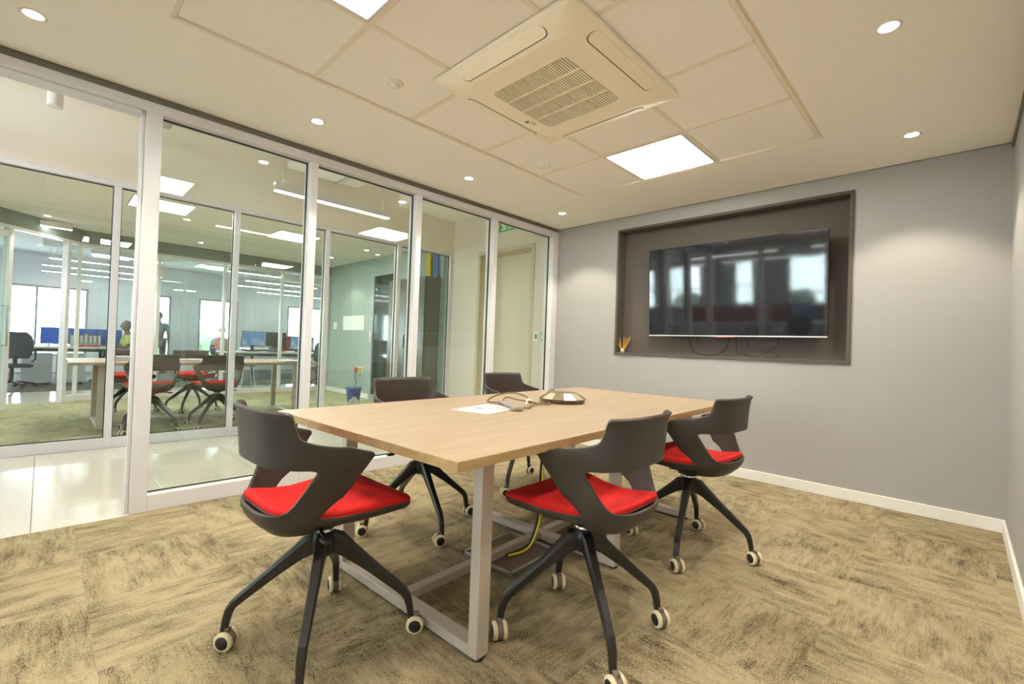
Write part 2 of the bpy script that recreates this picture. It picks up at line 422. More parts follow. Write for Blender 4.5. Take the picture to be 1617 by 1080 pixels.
m.box(GX, gx1, GY - .006, GY + .012, H + .001, H + .03); m.box(GX, gx1, gy1 - .012, gy1 + .006, H + .001, H + .03)
m.build('edge_trim', 'grid_bar', ce)
B(gx1 + .014, gx1 + .03, gy1 - .012, GY + .012, H + .012, H + .05).build('shadow_gap', 'grid_bar', ce)
tme = RB(-G / 2 + .010, G / 2 - .010, -G / 2 + .010, G / 2 - .010, 0, .012, r=.003, seg=1).mesh('ceiling_tile'); tme.materials.append(MATS['ceiling_tile'])
for i in range(3):
    for j in range(5):
        if i == 1 and j in (0, 2, 4): continue
        link('ceiling_tile', tme, ce, (GX + (i + .5) * G, GY - (j + .5) * G, H + .010))
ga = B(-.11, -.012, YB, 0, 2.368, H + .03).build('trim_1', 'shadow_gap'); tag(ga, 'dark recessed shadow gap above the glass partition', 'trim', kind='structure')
cb = thing('ceiling_office', 'pale high slab over the corridor and the offices', 'ceiling', kind='structure')
B(X2 - .1, 0.0, -5.3, -.85, HH, HH + .1).build('corridor_slab', 'ceiling_paint', cb); B(X2, PX0_, -.85, YE, HC, HH + .1).build('corridor_soffit', 'ceiling_paint', cb); B(X2, 0.0, YR, -5.3, HC, HH + .1).build('corridor_slab', 'ceiling_paint', cb)
B(XW - .2, X3, YR, 7.0, HC, HC + .1).build('office_slab', 'office_wall', cb)
B(X3, X2, YR, -5.3, HC, HH + .1).build('rear_slab', 'slab_grey', cb)
B(0, 7.0, YR, YB, HC, HC + .1).build('rear_slab', 'slab_grey', cb)
c2 = B(X3 + .03, X2 - .11, -5.3, 0.1, H2, H2 + .32).build('ceiling_meeting', 'ceiling_paint'); tag(c2, 'cream ceiling of the second meeting room', 'ceiling', kind='structure')

# ------------------------------------------------------------------ structure: walls of the room
NX0, NX1, NZ0, NZ1 = 0.79, 2.774, 0.99, 2.277
wb = hole_wall(MB(), 'y', 0.0, 0.12, -0.10, W + .12, 0, H + .1, [(NX0 + .012, NX1 - .012, NZ0 + .012, NZ1 - .012)]).build('wall_back', 'wall_grey')
tag(wb, 'grey painted wall carrying the television niche', 'wall', kind='structure')
wr = B(W, W + .12, YB - .1, 0.0, 0, H + .1).build('wall_right', 'wall_grey'); tag(wr, 'grey painted wall on the right', 'wall', kind='structure')
m = MB().box(0, W, -.004, 0, H - .006, H).box(W - .012, W, YB, 0, H - .03, H)
tr = m.build('trim_2', 'shadow_gap'); tag(tr, 'thin dark line where the grey walls meet the ceiling', 'trim', kind='structure')
bb = RB(0.0, W, -.014, 0, 0, .082, r=.004).build('baseboard_back', 'white_paint'); tag(bb, 'white baseboard under the television wall', 'baseboard', kind='structure')
bb = RB(W - .014, W, YB, -.014, 0, .082, r=.004).build('baseboard_right', 'white_paint'); tag(bb, 'white baseboard along the right wall', 'baseboard', kind='structure')

# television niche
ni = thing('trim_3', 'dark taupe framed niche sunk in the grey wall', 'niche', kind='structure')
fw, dp, pr = .024, .115, .016
RB(NX0, NX0 + fw, -pr, dp, NZ0, NZ1, r=.002, seg=1).build('frame_board', 'niche_paint', ni)
RB(NX1 - fw, NX1, -pr, dp, NZ0, NZ1, r=.002, seg=1).build('frame_board', 'niche_paint', ni)
RB(NX0 + fw, NX1 - fw, -pr, dp, NZ0, NZ0 + fw, r=.002, seg=1).build('frame_board', 'niche_paint', ni)
RB(NX0 + fw, NX1 - fw, -pr, dp, NZ1 - fw, NZ1, r=.002, seg=1).build('frame_board', 'niche_paint', ni)
B(NX0, NX1, dp, dp + .012, NZ0, NZ1).build('back_panel', 'niche_paint', ni)

# ------------------------------------------------------------------ glass partitions
def pane(parent, axis, pos, a0, a1, z0, z1, mat='glass', th=.008, gasket=True):
    """pane with its dark rubber gasket; axis 'x' = plane of constant x"""
    def bx(mb, aa, ab, za, zb, t):
        return mb.box(pos - t, pos + t, aa, ab, za, zb) if axis == 'x' else mb.box(aa, ab, pos - t, pos + t, za, zb)
    p = bx(MB(), a0, a1, z0, z1, th / 2).build('glass_pane', mat, parent)
    if gasket:
        g = MB(); k = .007
        bx(g, a0, a0 + k, z0, z1, .008); bx(g, a1 - k, a1, z0, z1, .008); bx(g, a0 + k, a1 - k, z0, z0 + k, .008); bx(g, a0 + k, a1 - k, z1 - k, z1, .008)
        g.build('gasket', 'gasket', p)
    return p
wl = thing('wall_left', 'white framed glass partition between meeting room and corridor', 'glass partition', kind='structure')
PX0, PX1, GXP = -.115, 0.0, -.07
posts = [-3.725, -2.812, -1.912, -1.0]
pw = .026
ZT0, ZT1, ZB = 2.312, 2.368, .095
RB(PX0, PX1, posts[0] - .048, posts[0] + .03, 0, ZT0, r=.003).build('door_jamb', 'white_aluminium', wl)
RB(-.085, -.035, posts[0] - .066, posts[0] - .048, 0, ZT0, r=.002, seg=1).build('jamb_stop', 'white_aluminium', wl)
for y in posts[1:]: RB(PX0, PX1, y - pw, y + pw, ZB, ZT0, r=.003).build('mullion', 'white_aluminium', wl)
RB(PX0, PX1, -.100, -.052, 0, ZT0, r=.003).build('mullion', 'white_aluminium', wl)
RB(PX0, PX1, -.052, -.001, 0, ZT0, r=.003).build('wall_jamb', 'white_aluminium', wl)
RB(PX0, PX1, YB + .05, -.001, ZT0, ZT1, r=.003).build('head_rail', 'white_aluminium', wl)
ys = [posts[0] + .03, *posts[1:], -.100]
for i in range(4):
    a = ys[i] + (pw if i else 0); b = ys[i + 1] - (pw if i < 3 else 0)
    RB(PX0, PX1, a if i == 0 else a - 2 * pw, b if i < 3 else b, 0, ZB, r=.003).build('bottom_rail', 'white_aluminium', wl)
    pane(wl, 'x', GXP, a, b, ZB, ZT0)
RB(PX0 + .02, PX1 - .02, YB + .05, posts[0] - .066, ZT0 - .022, ZT0, r=.002, seg=1).build('door_head', 'white_aluminium', wl)
RB(PX0, PX1, YB, YB + .05, 0, ZT1, r=.003).build('door_jamb', 'white_aluminium', wl)
bu = B(PX0, 0.0, YB, YE - .001, H + .1, HH).build('wall_over_partition', 'wall_beige'); tag(bu, 'beige wall strip above the near glass partition', 'wall', kind='structure')

w2 = thing('wall_corridor', 'white framed glass partition on the far side of the corridor', 'glass partition', kind='structure')
P2 = [-4.66, -3.712, -2.755, -1.790, -.812, .075]
for y in P2: RB(X2 - .1, X2, y - .026, y + .026, 0, 2.345, r=.003).build('mullion', 'white_aluminium', w2)
RB(X2 - .1, X2, -5.3, YE, 2.345, 2.39, r=.003).build('head_rail', 'white_aluminium', w2)
for i in range(5):
    RB(X2 - .1, X2, P2[i] + .026, P2[i + 1] - .026, 0, .088, r=.003).build('bottom_rail', 'white_aluminium', w2)
    pane(w2, 'x', X2 - .05, P2[i] + .026, P2[i + 1] - .026, .088, 2.345)
bu = B(X2 - .1, X2, -5.3, YE, 2.39, HH).build('wall_over_corridor', 'wall_beige'); tag(bu, 'beige bulkhead over the far corridor partition', 'wall', kind='structure')

w3 = thing('wall_office', 'glass partition with angled end between second meeting room and open office', 'glass partition', kind='structure')
P3 = [-3.79, -2.84, -1.90, -.93, -.03]
for y in P3: RB(X3 - .05, X3 + .03, y - .024, y + .024, 0, 2.31, r=.003).build('mullion', 'white_aluminium', w3)
RB(X3 - .05, X3 + .03, -3.79, 0, 2.31, 2.35, r=.003).build('head_rail', 'white_aluminium', w3)
for i in range(4):
    RB(X3 - .05, X3 + .03, P3[i] + .024, P3[i + 1] - .024, 0, .09, r=.003).build('bottom_rail', 'white_aluminium', w3)
    pane(w3, 'x', X3, P3[i] + .024, P3[i + 1] - .024, .09, 2.31, gasket=False)
# the angled end (turned 43 degrees) with an open doorway and a glass door leaf
ang = math.atan2(-4.48 + 3.79, -5.34 + 6.06)
av = Vector((math.cos(ang), math.sin(ang), 0)); a0v = Vector((X3, -3.79, 0))
def angled(mb, s0, s1, t, z0, z1):
    nrm = Vector((-av.y, av.x, 0)); p = [a0v + av * s0 - nrm * t, a0v + av * s1 - nrm * t, a0v + av * s1 + nrm * t, a0v + av * s0 + nrm * t]
    return mb.prism([(q.x, q.y) for q in p], z0, z1)
angled(MB(), .18, .235, .04, 0, 2.31).build('door_jamb', 'white_aluminium', w3)
angled(MB(), .98, 1.03, .04, 0, 2.31).build('door_jamb', 'white_aluminium', w3)
angled(MB(), 0, 1.9, .04, 2.31, 2.35).build('head_rail', 'white_aluminium', w3)
angled(MB(), .03, .18, .04, 0, .09).build('bottom_rail', 'white_aluminium', w3)
angled(MB(), .03, .18, .004, .09, 2.31).build('glass_pane', 'glass', w3)
angled(MB(), 1.03, 1.9, .04, 0, .09).build('bottom_rail', 'white_aluminium', w3)
angled(MB(), 1.03, 1.9, .004, .09, 2.31).build('glass_pane', 'glass', w3)
m = B(X3 - .06, X3 + .02, -3.79, 0, 2.35, H2 + .3); angled(m, 0, 1.9, .04, 2.35, H2 + .3)
bu = m.build('wall_over_office', 'bulkhead_teal'); tag(bu, 'dark green grey bulkhead over the office partition', 'wall', kind='structure')
dl = thing('door_3', 'open glass door leaf with pull handle at the office doorway', 'door', kind='structure')
lv = a0v + av * .99; ld = Vector((.86, -.5, 0)).normalized()
def leafbar(mb, s0, s1, t, z0, z1):
    n_ = Vector((-ld.y, ld.x, 0)); p = [lv + ld * s0 - n_ * t, lv + ld * s1 - n_ * t, lv + ld * s1 + n_ * t, lv + ld * s0 + n_ * t]
    return mb.prism([(q.x, q.y) for q in p], z0, z1)
leafbar(MB(), .02, .82, .004, .10, 2.2).build('glass_pane', 'glass', dl)
m = MB(); leafbar(m, 0, .04, .018, .01, 2.27); leafbar(m, .80, .84, .018, .01, 2.27); leafbar(m, .04, .80, .018, .01, .10); leafbar(m, .04, .80, .018, 2.2, 2.27)
m.build('leaf_frame', 'white_aluminium', dl)
hq = lv + ld * .08; n_ = Vector((-ld.y, ld.x, 0)) * .06
MB().tube([hq, hq + n_, hq + n_ + Vector((0, 0, 0))], .001).v
MB().tube([hq + Vector((0, 0, .82)), hq + n_ + Vector((0, 0, .82)), hq + n_ + Vector((0, 0, 1.32)), hq + Vector((0, 0, 1.32))], .012, 8).build('pull_handle', 'steel', dl)

# second meeting room side walls
ws = B(X3 - .05, X2 - .101, 0.0, YE + .1, 0, H2 + .3).build('wall_meeting', 'wall_teal'); tag(ws, 'pale green grey side wall of the second meeting room', 'wall', kind='structure')
ws = B(-4.9, X2, -5.4, -5.06, 0, HC).build('wall_meeting_end', 'wall_white'); tag(ws, 'white end wall closing the second meeting room', 'wall', kind='structure')
bb = RB(X3 + .03, X2 - .1, -.014, 0, 0, .09, r=.004).build('baseboard_meeting', 'white_paint'); tag(bb, 'white baseboard under the green grey wall', 'baseboard', kind='structure')

# corridor end wall with door recess
DX0, DX1, DZ, DY = -1.47, -.50, 2.29, .30
we = hole_wall(MB(), 'y', YE, YE + .12, X2 - .099, 0.0, 0, HH, [(DX0, DX1, 0, DZ)]).build('wall_corridor_end', 'wall_beige'); tag(we, 'beige end wall of the corridor with a recessed door', 'wall', kind='structure')
d1 = thing('door_1', 'closed olive beige door recessed in the corridor end wall', 'door', kind='structure')
B(DX0 - .06, DX1 + .06, DY, DY + .05, 0, DZ + .06).build('leaf', 'door_paint', d1)
m = MB().box(DX0 - .045, DX0 + .008, YE - .012, DY, 0, DZ).box(DX1 - .008, DX1 + .045, YE - .012, DY, 0, DZ).box(DX0 - .045, DX1 + .045, YE - .012, DY, DZ - .008, DZ + .045)
m.build('door_frame', 'door_frame_paint', d1)
MB().lathe([(.012, 0), (.012, .03), (.02, .035), (.02, .06), (.012, .065)], 12, (DX1 - .075, DY - .065, 1.08), 'y').build('knob', 'black_plastic', d1)
bb = RB(X2, DX0 - .05, YE - .012, YE, 0, .09, r=.003).build('baseboard_corridor', 'white_paint'); tag(bb, 'white baseboard at the corridor end', 'baseboard', kind='structure')

# rear glass wall of the room (seen only in the television)
w4 = thing('wall_front', 'white framed glass wall behind the camera seen in the television', 'glass partition', kind='structure')
for x in (.82, 1.80, 2.78, W - .03): RB(x - .035, x + .035, YB - .1, YB, ZB, ZT0, r=.003).build('mullion', 'white_aluminium', w4)
RB(0.0, W, YB - .1, YB, ZT0, H + .1, r=.003).build('head_rail', 'white_aluminium', w4)
RB(0.0, W, YB - .1, YB, 0, ZB, r=.003).build('bottom_rail', 'white_aluminium', w4)
xs4 = [.0, .82, 1.80, 2.78, W - .03]
for i in range(4): pane(w4, 'y', YB - .05, xs4[i] + .026, xs4[i + 1] - .026, ZB, ZT0, gasket=False)
bu = B(0, 7.0, YB - .1, YB - .0, H + .1, HC).build('wall_over_front', 'wall_white'); tag(bu, 'white wall strip above the rear glass wall', 'wall', kind='structure')
ws = B(W + .12, 7.0, YB - .1, YB, 0, H + .1).build('wall_front_side', 'wall_white'); tag(ws, 'white wall beside the rear glass wall', 'wall', kind='structure')

# office window walls
OW = [(-7.4, -6.4), (-6.2, -5.0), (-4.72, -3.36), (-2.42, -1.65), (-.99, .02), (1.47, 2.62), (3.4, 4.6), (5.2, 6.3)]
ww = hole_wall(MB(), 'x', XW - .2, XW, YR, 7.0, 0, HC, [(a, b, .42, 2.10) for a, b in OW]).build('wall_windows', 'office_wall'); tag(ww, 'pale grey outer wall of the open office with tall windows', 'wall', kind='structure')
for i, (a, b) in enumerate(OW):
    wd = thing('window_%d' % (i + 1), 'tall office window with dark frame in the pale grey outer wall, number %s from the left' % ['one', 'two', 'three', 'four', 'five', 'six', 'seven', 'eight'][i], 'window', kind='structure')
    m = MB().box(XW - .12, XW + .01, a, a + .045, .42, 2.10).box(XW - .12, XW + .01, b - .045, b, .42, 2.10).box(XW - .12, XW + .01, a, b, 2.055, 2.10).box(XW - .12, XW + .01, a, b, .42, .46)
    n = 3 if b - a > 1.3 else 1
    for k in range(1, n): m.box(XW - .12, XW + .01, a + (b - a) * k / n - .022, a + (b - a) * k / n + .022, .46, 2.055)
    m.build('window_frame', 'frame_grey', wd)
    for k in range(n):
        B(XW - .085, XW - .077, a + (b - a) * k / n + .022, a + (b - a) * (k + 1) / n - .022, .46, 2.055).build('pane', 'window_glass', wd)
RWn = [(-5.7, -4.78), (-4.5, -3.15), (-2.08, -1.46), (-.5, .75), (1.3, 2.4), (3.0, 4.4), (5.0, 6.4)]
RWz = [1.08, 1.08, 1.08, .45, .45, .45, .45, .45, .45]; RWn += [(-11.6, -9.8), (-9.2, -7.4)]
ww = hole_wall(MB(), 'y', YR - .2, YR, XW - .2, 7.0, 0, HC, [(a, b, z, 2.5) for (a, b), z in zip(RWn, RWz)]).build('wall_windows_rear', 'office_wall'); tag(ww, 'outer office wall with windows mirrored in the television', 'wall', kind='structure')
for i, ((a, b), z) in enumerate(zip(RWn, RWz)):
    wd = thing('window_%d' % (i + 20), 'bright office window mirrored in the television screen', 'window', group='windows mirrored in the television', kind='structure')
    zm = (z + 2.5) / 2 - .1
    m = MB().box(a, a + .05, YR - .12, YR + .01, z, 2.5).box(b - .05, b, YR - .12, YR + .01, z, 2.5).box(a, b, YR - .12, YR + .01, 2.45, 2.5).box(a, b, YR - .12, YR + .01, z, z + .05).box(a, b, YR - .12, YR + .01, zm - .02, zm + .02)
    m.build('window_frame', 'frame_grey', wd)
    B(a + .05, b - .05, YR - .09, YR - .08, z + .05, 2.45).build('pane', 'window_glass', wd)
ws = B(7.0, 7.1, YR, YB, 0, HC).build('wall_rear_side', 'wall_white'); tag(ws, 'white side wall of the rear office', 'wall', kind='structure')
ws = B(XW, X3 - .05, 7.0, 7.1, 0, HC).build('wall_office_end', 'office_wall'); tag(ws, 'pale end wall of the open office', 'wall', kind='structure')
ws = B(X3 - .15, X3 - .05, YE, 7.0, 0, HC).build('wall_office_side', 'wall_white'); tag(ws, 'white inner wall of the open office', 'wall', kind='structure')
gr = B(-70, 60, -70, 60, -3.4, -3.2).build('ground', 'ground_out'); tag(gr, 'pale ground outside the office windows', 'ground', kind='structure')

# ------------------------------------------------------------------ conference table
TZ = .72
tc_ = Vector(((2.392 + 1.233 + 1.132 + 2.29) / 4, (-3.36 - 3.436 - 1.103 - .954) / 4, 0))
TROT = R(3.0); TWd, TL = 1.160, 2.365
tb = thing('conference_table', 'long oak topped conference table on taupe metal loop legs', 'table', tc_, TROT)
RB(-TWd / 2, TWd / 2, -TL / 2, TL / 2, TZ - .030, TZ, r=.0015, seg=1).build('tabletop', 'oak', tb)
m = MB(); e = .0006
m.box(-TWd / 2 - e, TWd / 2 + e, -TL / 2 - e, -TL / 2 + .001, TZ - .0295, TZ - .0015).box(-TWd / 2 - e, TWd / 2 + e, TL / 2 - .001, TL / 2 + e, TZ - .0295, TZ - .0015)
m.box(-TWd / 2 - e, -TWd / 2 + .001, -TL / 2, TL / 2, TZ - .0295, TZ - .0015).box(TWd / 2 - .001, TWd / 2 + e, -TL / 2, TL / 2, TZ - .0295, TZ - .0015)
m.build('edge_band', 'oak_edge', tb)
LW, LD = .042, .056      # tube: along x, along y
fx0, fx1 = -.455, .445
for k, yf in enumerate((-.92, -.02, .88)):
    RB(fx1 - LW, fx1, yf - LD / 2, yf + LD / 2, .012, TZ - .03, r=.002, seg=1).build('leg', 'leg_metal', tb)
    RB(fx0, fx0 + LW, yf - LD / 2, yf + LD / 2, .012, TZ - .03, r=.002, seg=1).build('leg', 'leg_metal', tb)
    RB(fx0 + LW, fx1 - LW, yf - LD / 2, yf + LD / 2, .012, .048, r=.002, seg=1).build('foot_bar', 'leg_metal', tb)
    RB(fx0 + LW, fx1 - LW, yf - LD / 2, yf + LD / 2, TZ - .065, TZ - .031, r=.002, seg=1).build('top_bar', 'leg_metal', tb)
    for x in (fx0 + .02, fx1 - .02):
        MB().lathe([(.02, 0), (.022, .004), (.018, .012)], 12, (x, yf, 0)).build('glide', 'black_plastic', tb)
for y0, y1 in ((-.892, -.048), (.008, .852)):
    RB(-.03, .012, y0, y1, .016, .052, r=.002, seg=1).build('spine_bar', 'leg_metal', tb)
for (x, y) in ((-.06, -.05), (.05, -.05)):
    MB().lathe([(.007, 0), (.007, .004), (.004, .007)], 10, (x, y, .034), 'y').build('bolt', 'steel', tb)
m = MB()
m.box(-.16, -.145, -.46, -.10, .012, .024).box(.145, .16, -.46, -.10, .012, .024).box(-.16, .16, -.46, -.445, .012, .024).box(-.16, .16, -.115, -.10, .012, .024)
m.build('floor_box_frame', 'steel', tb)
B(.0, .145, -.44, -.12, .006, .016).build('floor_box_lid', 'tyre_band', tb)
RB(.36, .40, -.30, .16, TZ - .075, TZ - .031, r=.004).build('cable_tray', 'sign_white', tb)
def world_table(x, y, z): 
    c_, s_ = math.cos(TROT), math.sin(TROT); return (tc_.x + x * c_ - y * s_, tc_.y + x * s_ + y * c_, z)
pts = smoothpts([world_table(.05, -.05, .66), world_table(.07, -.12, .45), world_table(.10, -.17, .26), world_table(.105, -.20, .14), world_table(.085, -.25, .05), world_table(.03, -.33, .022)], 5)
o = MB().tube(pts, .0055, 8).build('power_cable', 'cable_yellow'); tag(o, 'yellow power cable dropping under the table to the floor box', 'cable', 'cables under the table')
pts = [(p[0] - .012, p[1] - .006, p[2]) for p in pts]
o = MB().tube(pts, .006, 8).build('data_cable', 'cable_black'); tag(o, 'black cable running beside the yellow one under the table', 'cable', 'cables under the table')

# ------------------------------------------------------------------ conference chair
def interp(tab, z):
    if z <= tab[0][0]: return tab[0][1]
    for (a, va), (b, vb) in zip(tab, tab[1:]):
        if z <= b:
            t = (z - a) / (b - a); t = t * t * (3 - 2 * t) * .35 + t * .65
            return va + (vb - va) * t
    return tab[-1][1]
SW = [(.418, .045), (.426, .092), (.445, .135), (.475, .163), (.50, .173), (.54, .184), (.60, .199), (.66, .214), (.70, .221), (.75, .223), (.80, .228), (.812, .230), (.826, .239)]
SDp = [(.418, .05), (.426, .10), (.445, .150), (.475, .180), (.50, .190), (.54, .194), (.60, .194), (.66, .194), (.70, .196), (.75, .200), (.80, .206), (.812, .208), (.826, .219)]
SY0 = -.045
def shellP(a, z):
    w_, d_ = interp(SW, z), interp(SDp, z); s = 1 if a >= 0 else -1; a = abs(a)
    if a <= 90:
        t = R(a); ex = .64
        return Vector((s * w_ * abs(math.sin(t)) ** ex, SY0 - d_ * max(0, math.cos(t)) ** ex, z))
    return Vector((s * (w_ + (a - 90) * .0002), SY0 + (a - 90) * .0036, z))
def chaikin(p, it=2, closed=True):
    for _ in range(it):
        q = []; n = len(p)
        for i in range(n):
            a, b = p[i], p[(i + 1) % n]
            q.append((a[0] * .75 + b[0] * .25, a[1] * .75 + b[1] * .25)); q.append((a[0] * .25 + b[0] * .75, a[1] * .25 + b[1] * .75))
        p = q
    return p
half = [(0, .825), (24, .825), (43, .824), (48.5, .822), (51, .805), (54, .765), (57, .745), (64, .734), (88, .712), (108, .689), (113.5, .684), (115, .672), (111, .655), (98, .585), (84, .515), (79, .49), (78, .455), (78, .418), (40, .418)]
outer = half + [(-a, z) for a, z in half[::-1] if a > 0] + []
hh = [(0, .655), (30, .655), (60, .652), (70, .650), (74.5, .641), (71, .622), (61, .566), (53, .533), (45, .520), (22, .511), (0, .508)]
hole = hh + [(-a, z) for a, z in hh[::-1] if a > 0]
def dens(p, d=2.5):
    out = []; n = len(p)
    for i in range(n):
        a, b = p[i], p[(i + 1) % n]; L_ = math.hypot(b[0] - a[0], (b[1] - a[1]) * 270); k = max(1, int(L_ / d))
        for j in range(k): out.append((a[0] + (b[0] - a[0]) * j / k, a[1] + (b[1] - a[1]) * j / k))
    return out
def inpoly(x, y, P):
    r_ = False; n = len(P); j = n - 1
    for i in range(n):
        if (P[i][1] > y) != (P[j][1] > y) and x < (P[j][0] - P[i][0]) * (y - P[i][1]) / (P[j][1] - P[i][1]) + P[i][0]: r_ = not r_
        j = i
    return r_
def shell_mesh():
    KZ = 270.0
    Po = dens(chaikin(outer, 2)); Ph = dens(chaikin(hole, 2))
    verts = [Vector((a, z * KZ)) for a, z in Po + Ph]; n1, n2 = len(Po), len(Ph)
    edges = [(i, (i + 1) % n1) for i in range(n1)] + [(n1 + i, n1 + (i + 1) % n2) for i in range(n2)]
    Q1 = [(a, z * KZ) for a, z in Po]; Q2 = [(a, z * KZ) for a, z in Ph]
    def near(x, y):
        return any((x - a) ** 2 + (y - b) ** 2 < 3.2 for a, b in Q1) or any((x - a) ** 2 + (y - b) ** 2 < 3.2 for a, b in Q2)
    x = -112.0
    while x <= 112:
        y = .422 * KZ
        while y < .815 * KZ:
            if inpoly(x, y, Q1) and not inpoly(x, y, Q2) and not near(x, y): verts.append(Vector((x + .01, y)))
            y += 3.0
        x += 4.0
    vo, eo, fo_, *_ = delaunay_2d_cdt(verts, edges, [], 0, 1e-4)
    keep = []
    for f in fo_:
        cx = sum(vo[i].x for i in f) / 3; cy = sum(vo[i].y for i in f) / 3
        if inpoly(cx, cy, Q1) and not inpoly(cx, cy, Q2): keep.append(f)
    me = D.meshes.new('shell'); me.from_pydata([shellP(v.x, v.y / KZ) for v in vo], [], keep); me.update()
    me.materials.append(MATS['chair_plastic'])
    return bake(me, [('SOLIDIFY', dict(thickness=.013, offset=-1.0, use_even_offset=False)), ('BEVEL', dict(width=.0022, segments=2, limit_method='ANGLE', angle_limit=R(50)))], True)
def bake(me, mods, smooth=True):
    o = D.objects.new('bake', me); COL.objects.link(o)
    bm = bmesh.new(); bm.from_mesh(me); bmesh.ops.recalc_face_normals(bm, faces=bm.faces[:]); bm.to_mesh(me); bm.free()
    for t, kw in mods:
        md = o.modifiers.new(t, t)
        for k, v in kw.items(): setattr(md, k, v)
    dg = bpy.context.evaluated_depsgraph_get(); out = D.meshes.new_from_object(o.evaluated_get(dg))
    D.objects.remove(o)
    out.polygons.foreach_set('use_smooth', [smooth] * len(out.polygons))
    return out
seat_half = [(0, -.229), (.095, -.227), (.145, -.210), (.164, -.165), (.173, -.09), (.196, .01), (.216, .09), (.229, .15), (.226, .186), (.195, .207), (.10, .222), (0, .227)]
def seat_outline(k=1.0, n=72):
    P = smoothpts([(x, y, 0) for x, y in seat_half], 8)
    full = [(p.x, p.y) for p in P] + [(-p.x, p.y) for p in P[::-1][1:-1]]
    return [(x * k, (y - .0) * k) for x, y in full]
def seat_z(y, x=0):
    tab = [(-.24, .516), (-.19, .500), (-.13, .486), (-.05, .476), (.04, .476), (.11, .483), (.165, .486), (.20, .480), (.23, .462)]
    for (a, va), (b, vb) in zip(tab, tab[1:]):
        if y <= b:
            t = min(1, max(0, (y - a) / (b - a))); return va + (vb - va) * t + .12 * x * x
    return tab[-1][1] + .12 * x * x
def loft(rings, smooth=True, captop=True, capbot=True):
    n = len(rings[0]); mb = MB(); vs = [v for r_ in rings for v in r_]
    fs = [(i * n + k, i * n + (k + 1) % n, (i + 1) * n + (k + 1) % n, (i + 1) * n + k) for i in range(len(rings) - 1) for k in range(n)]
    mb.add(vs, fs, smooth); 
    if capbot: mb.add(rings[0], [tuple(range(n))[::-1]], smooth)
    if captop: mb.add(rings[-1], [tuple(range(n))], smooth)
    return mb
def weld(mb):
    me = mb.mesh('w'); bm = bmesh.new(); bm.from_mesh(me); bmesh.ops.remove_doubles(bm, verts=bm.verts[:], dist=1e-5); bm.to_mesh(me); bm.free(); return me
def cushion_mesh():
    base = seat_outline(); rings = []
    for k, dz in ((.985, .000), (1.0, .007), (.995, .015), (.965, .0215), (.90, .0245), (.75, .026), (.5, .026), (.25, .026), (.03, .026)):
        rings.append([(x * k, y * k, seat_z(y * k, x * k) + dz) for x, y in base])
    me = weld(loft(rings)); me.materials.append(MATS['red_fabric']); return me
def pan_mesh():
    base = seat_outline(); rings = []
    for k, dz in ((.05, -.05), (.35, -.048), (.60, -.042), (.82, -.034), (.93, -.024), (.985, -.013), (1.0, -.003), (1.0, .0015), (.96, .001)):
        rings.append([(x * k, y * k, min(seat_z(y * k, x * k) + dz, 9) if k > .5 else .432 + (0 if k < .1 else .004)) for x, y in base])
    me = weld(loft(rings)); me.materials.append(MATS['chair_plastic']); return me
SHELL, CUSH, PAN = shell_mesh(), cushion_mesh(), pan_mesh()
def leg_mesh():
    # one arm of the four-star base, pointing along +x
    mb = MB()
    prof = [(.010, .345, .050, .062), (.045, .333, .044, .070), (.080, .308, .036, .052), (.16, .244, .031, .037), (.245, .173, .028, .030), (.276, .146, .027, .028), (.289, .125, .027, .026), (.297, .095, .025, .023), (.304, .052, .021, .020)]
    rings = []
    for i, (x, z, wd, ht) in enumerate(prof):
        a, b = prof[max(0, i - 1)], prof[min(len(prof) - 1, i + 1)]
        t = Vector((b[0] - a[0], 0, b[1] - a[1])).normalized(); nrm = Vector((-t.z, 0, t.x))
        if nrm.z < 0 and abs(nrm.z) > .3: nrm = -nrm
        rg = []
        for cx, cz in ((-.9, -.75), (-.7, -1), (.7, -1), (.9, -.75), (1, .55), (.72, 1), (-.72, 1), (-1, .55)):
            p = Vector((x, 0, z)) + nrm * cz * ht / 2; rg.append((p.x, cx * wd / 2, p.z))
        rings.append(rg)
    me = loft(rings, False).mesh('leg'); me.materials.append(MATS['black_plastic']); return me
LEG = leg_mesh()
HUB = MB().lathe([(.006, .29), (.030, .296), (.042, .315), (.044, .345), (.036, .372), (.030, .378)], 24).mesh('hub'); HUB.materials.append(MATS['black_plastic'])
RING = MB().lathe([(.031, .378), (.0315, .388), (.024, .392), (.018, .393), (.018, .43)], 24).mesh('gas_ring'); RING.materials.append(MATS['chrome'])
MECH = MB().rbox(-.05, .05, -.075, .095, .405, .438, r=.008).rbox(-.034, .034, -.05, .05, .39, .41, r=.006).mesh('mechanism'); MECH.materials.append(MATS['black_plastic'])
LEVER = MB().tube([(.04, -.04, .418), (.10, -.06, .415), (.15, -.07, .410)], .006, 8).rbox(.135, .175, -.085, -.06, .402, .414, r=.004).mesh('lever'); LEVER.materials.append(MATS['black_plastic'])
CR = .031
WHEEL = MB().lathe([(.012, -.0085), (CR - .006, -.0085), (CR, -.005), (CR, .005), (CR - .006, .0085), (.012, .0085)], 24, axis='y').mesh('wheel'); WHEEL.materials.append(MATS['tyre_cream'])
CAP = MB().lathe([(.004, -.0095), (.0205, -.0095), (.0215, -.0075), (.0215, .0075), (.0205, .0095), (.004, .0095)], 20, axis='y').mesh('wheel_cap'); CAP.materials.append(MATS['black_plastic'])
FORK = MB().lathe([(.008, -.0105), (CR - .003, -.0105), (CR - .003, .0105), (.008, .0105)], 20, axis='y').rbox(-.012, .012, -.008, .008, .0, .040, r=.003).mesh('caster_fork'); FORK.materials.append(MATS['tyre_band'])
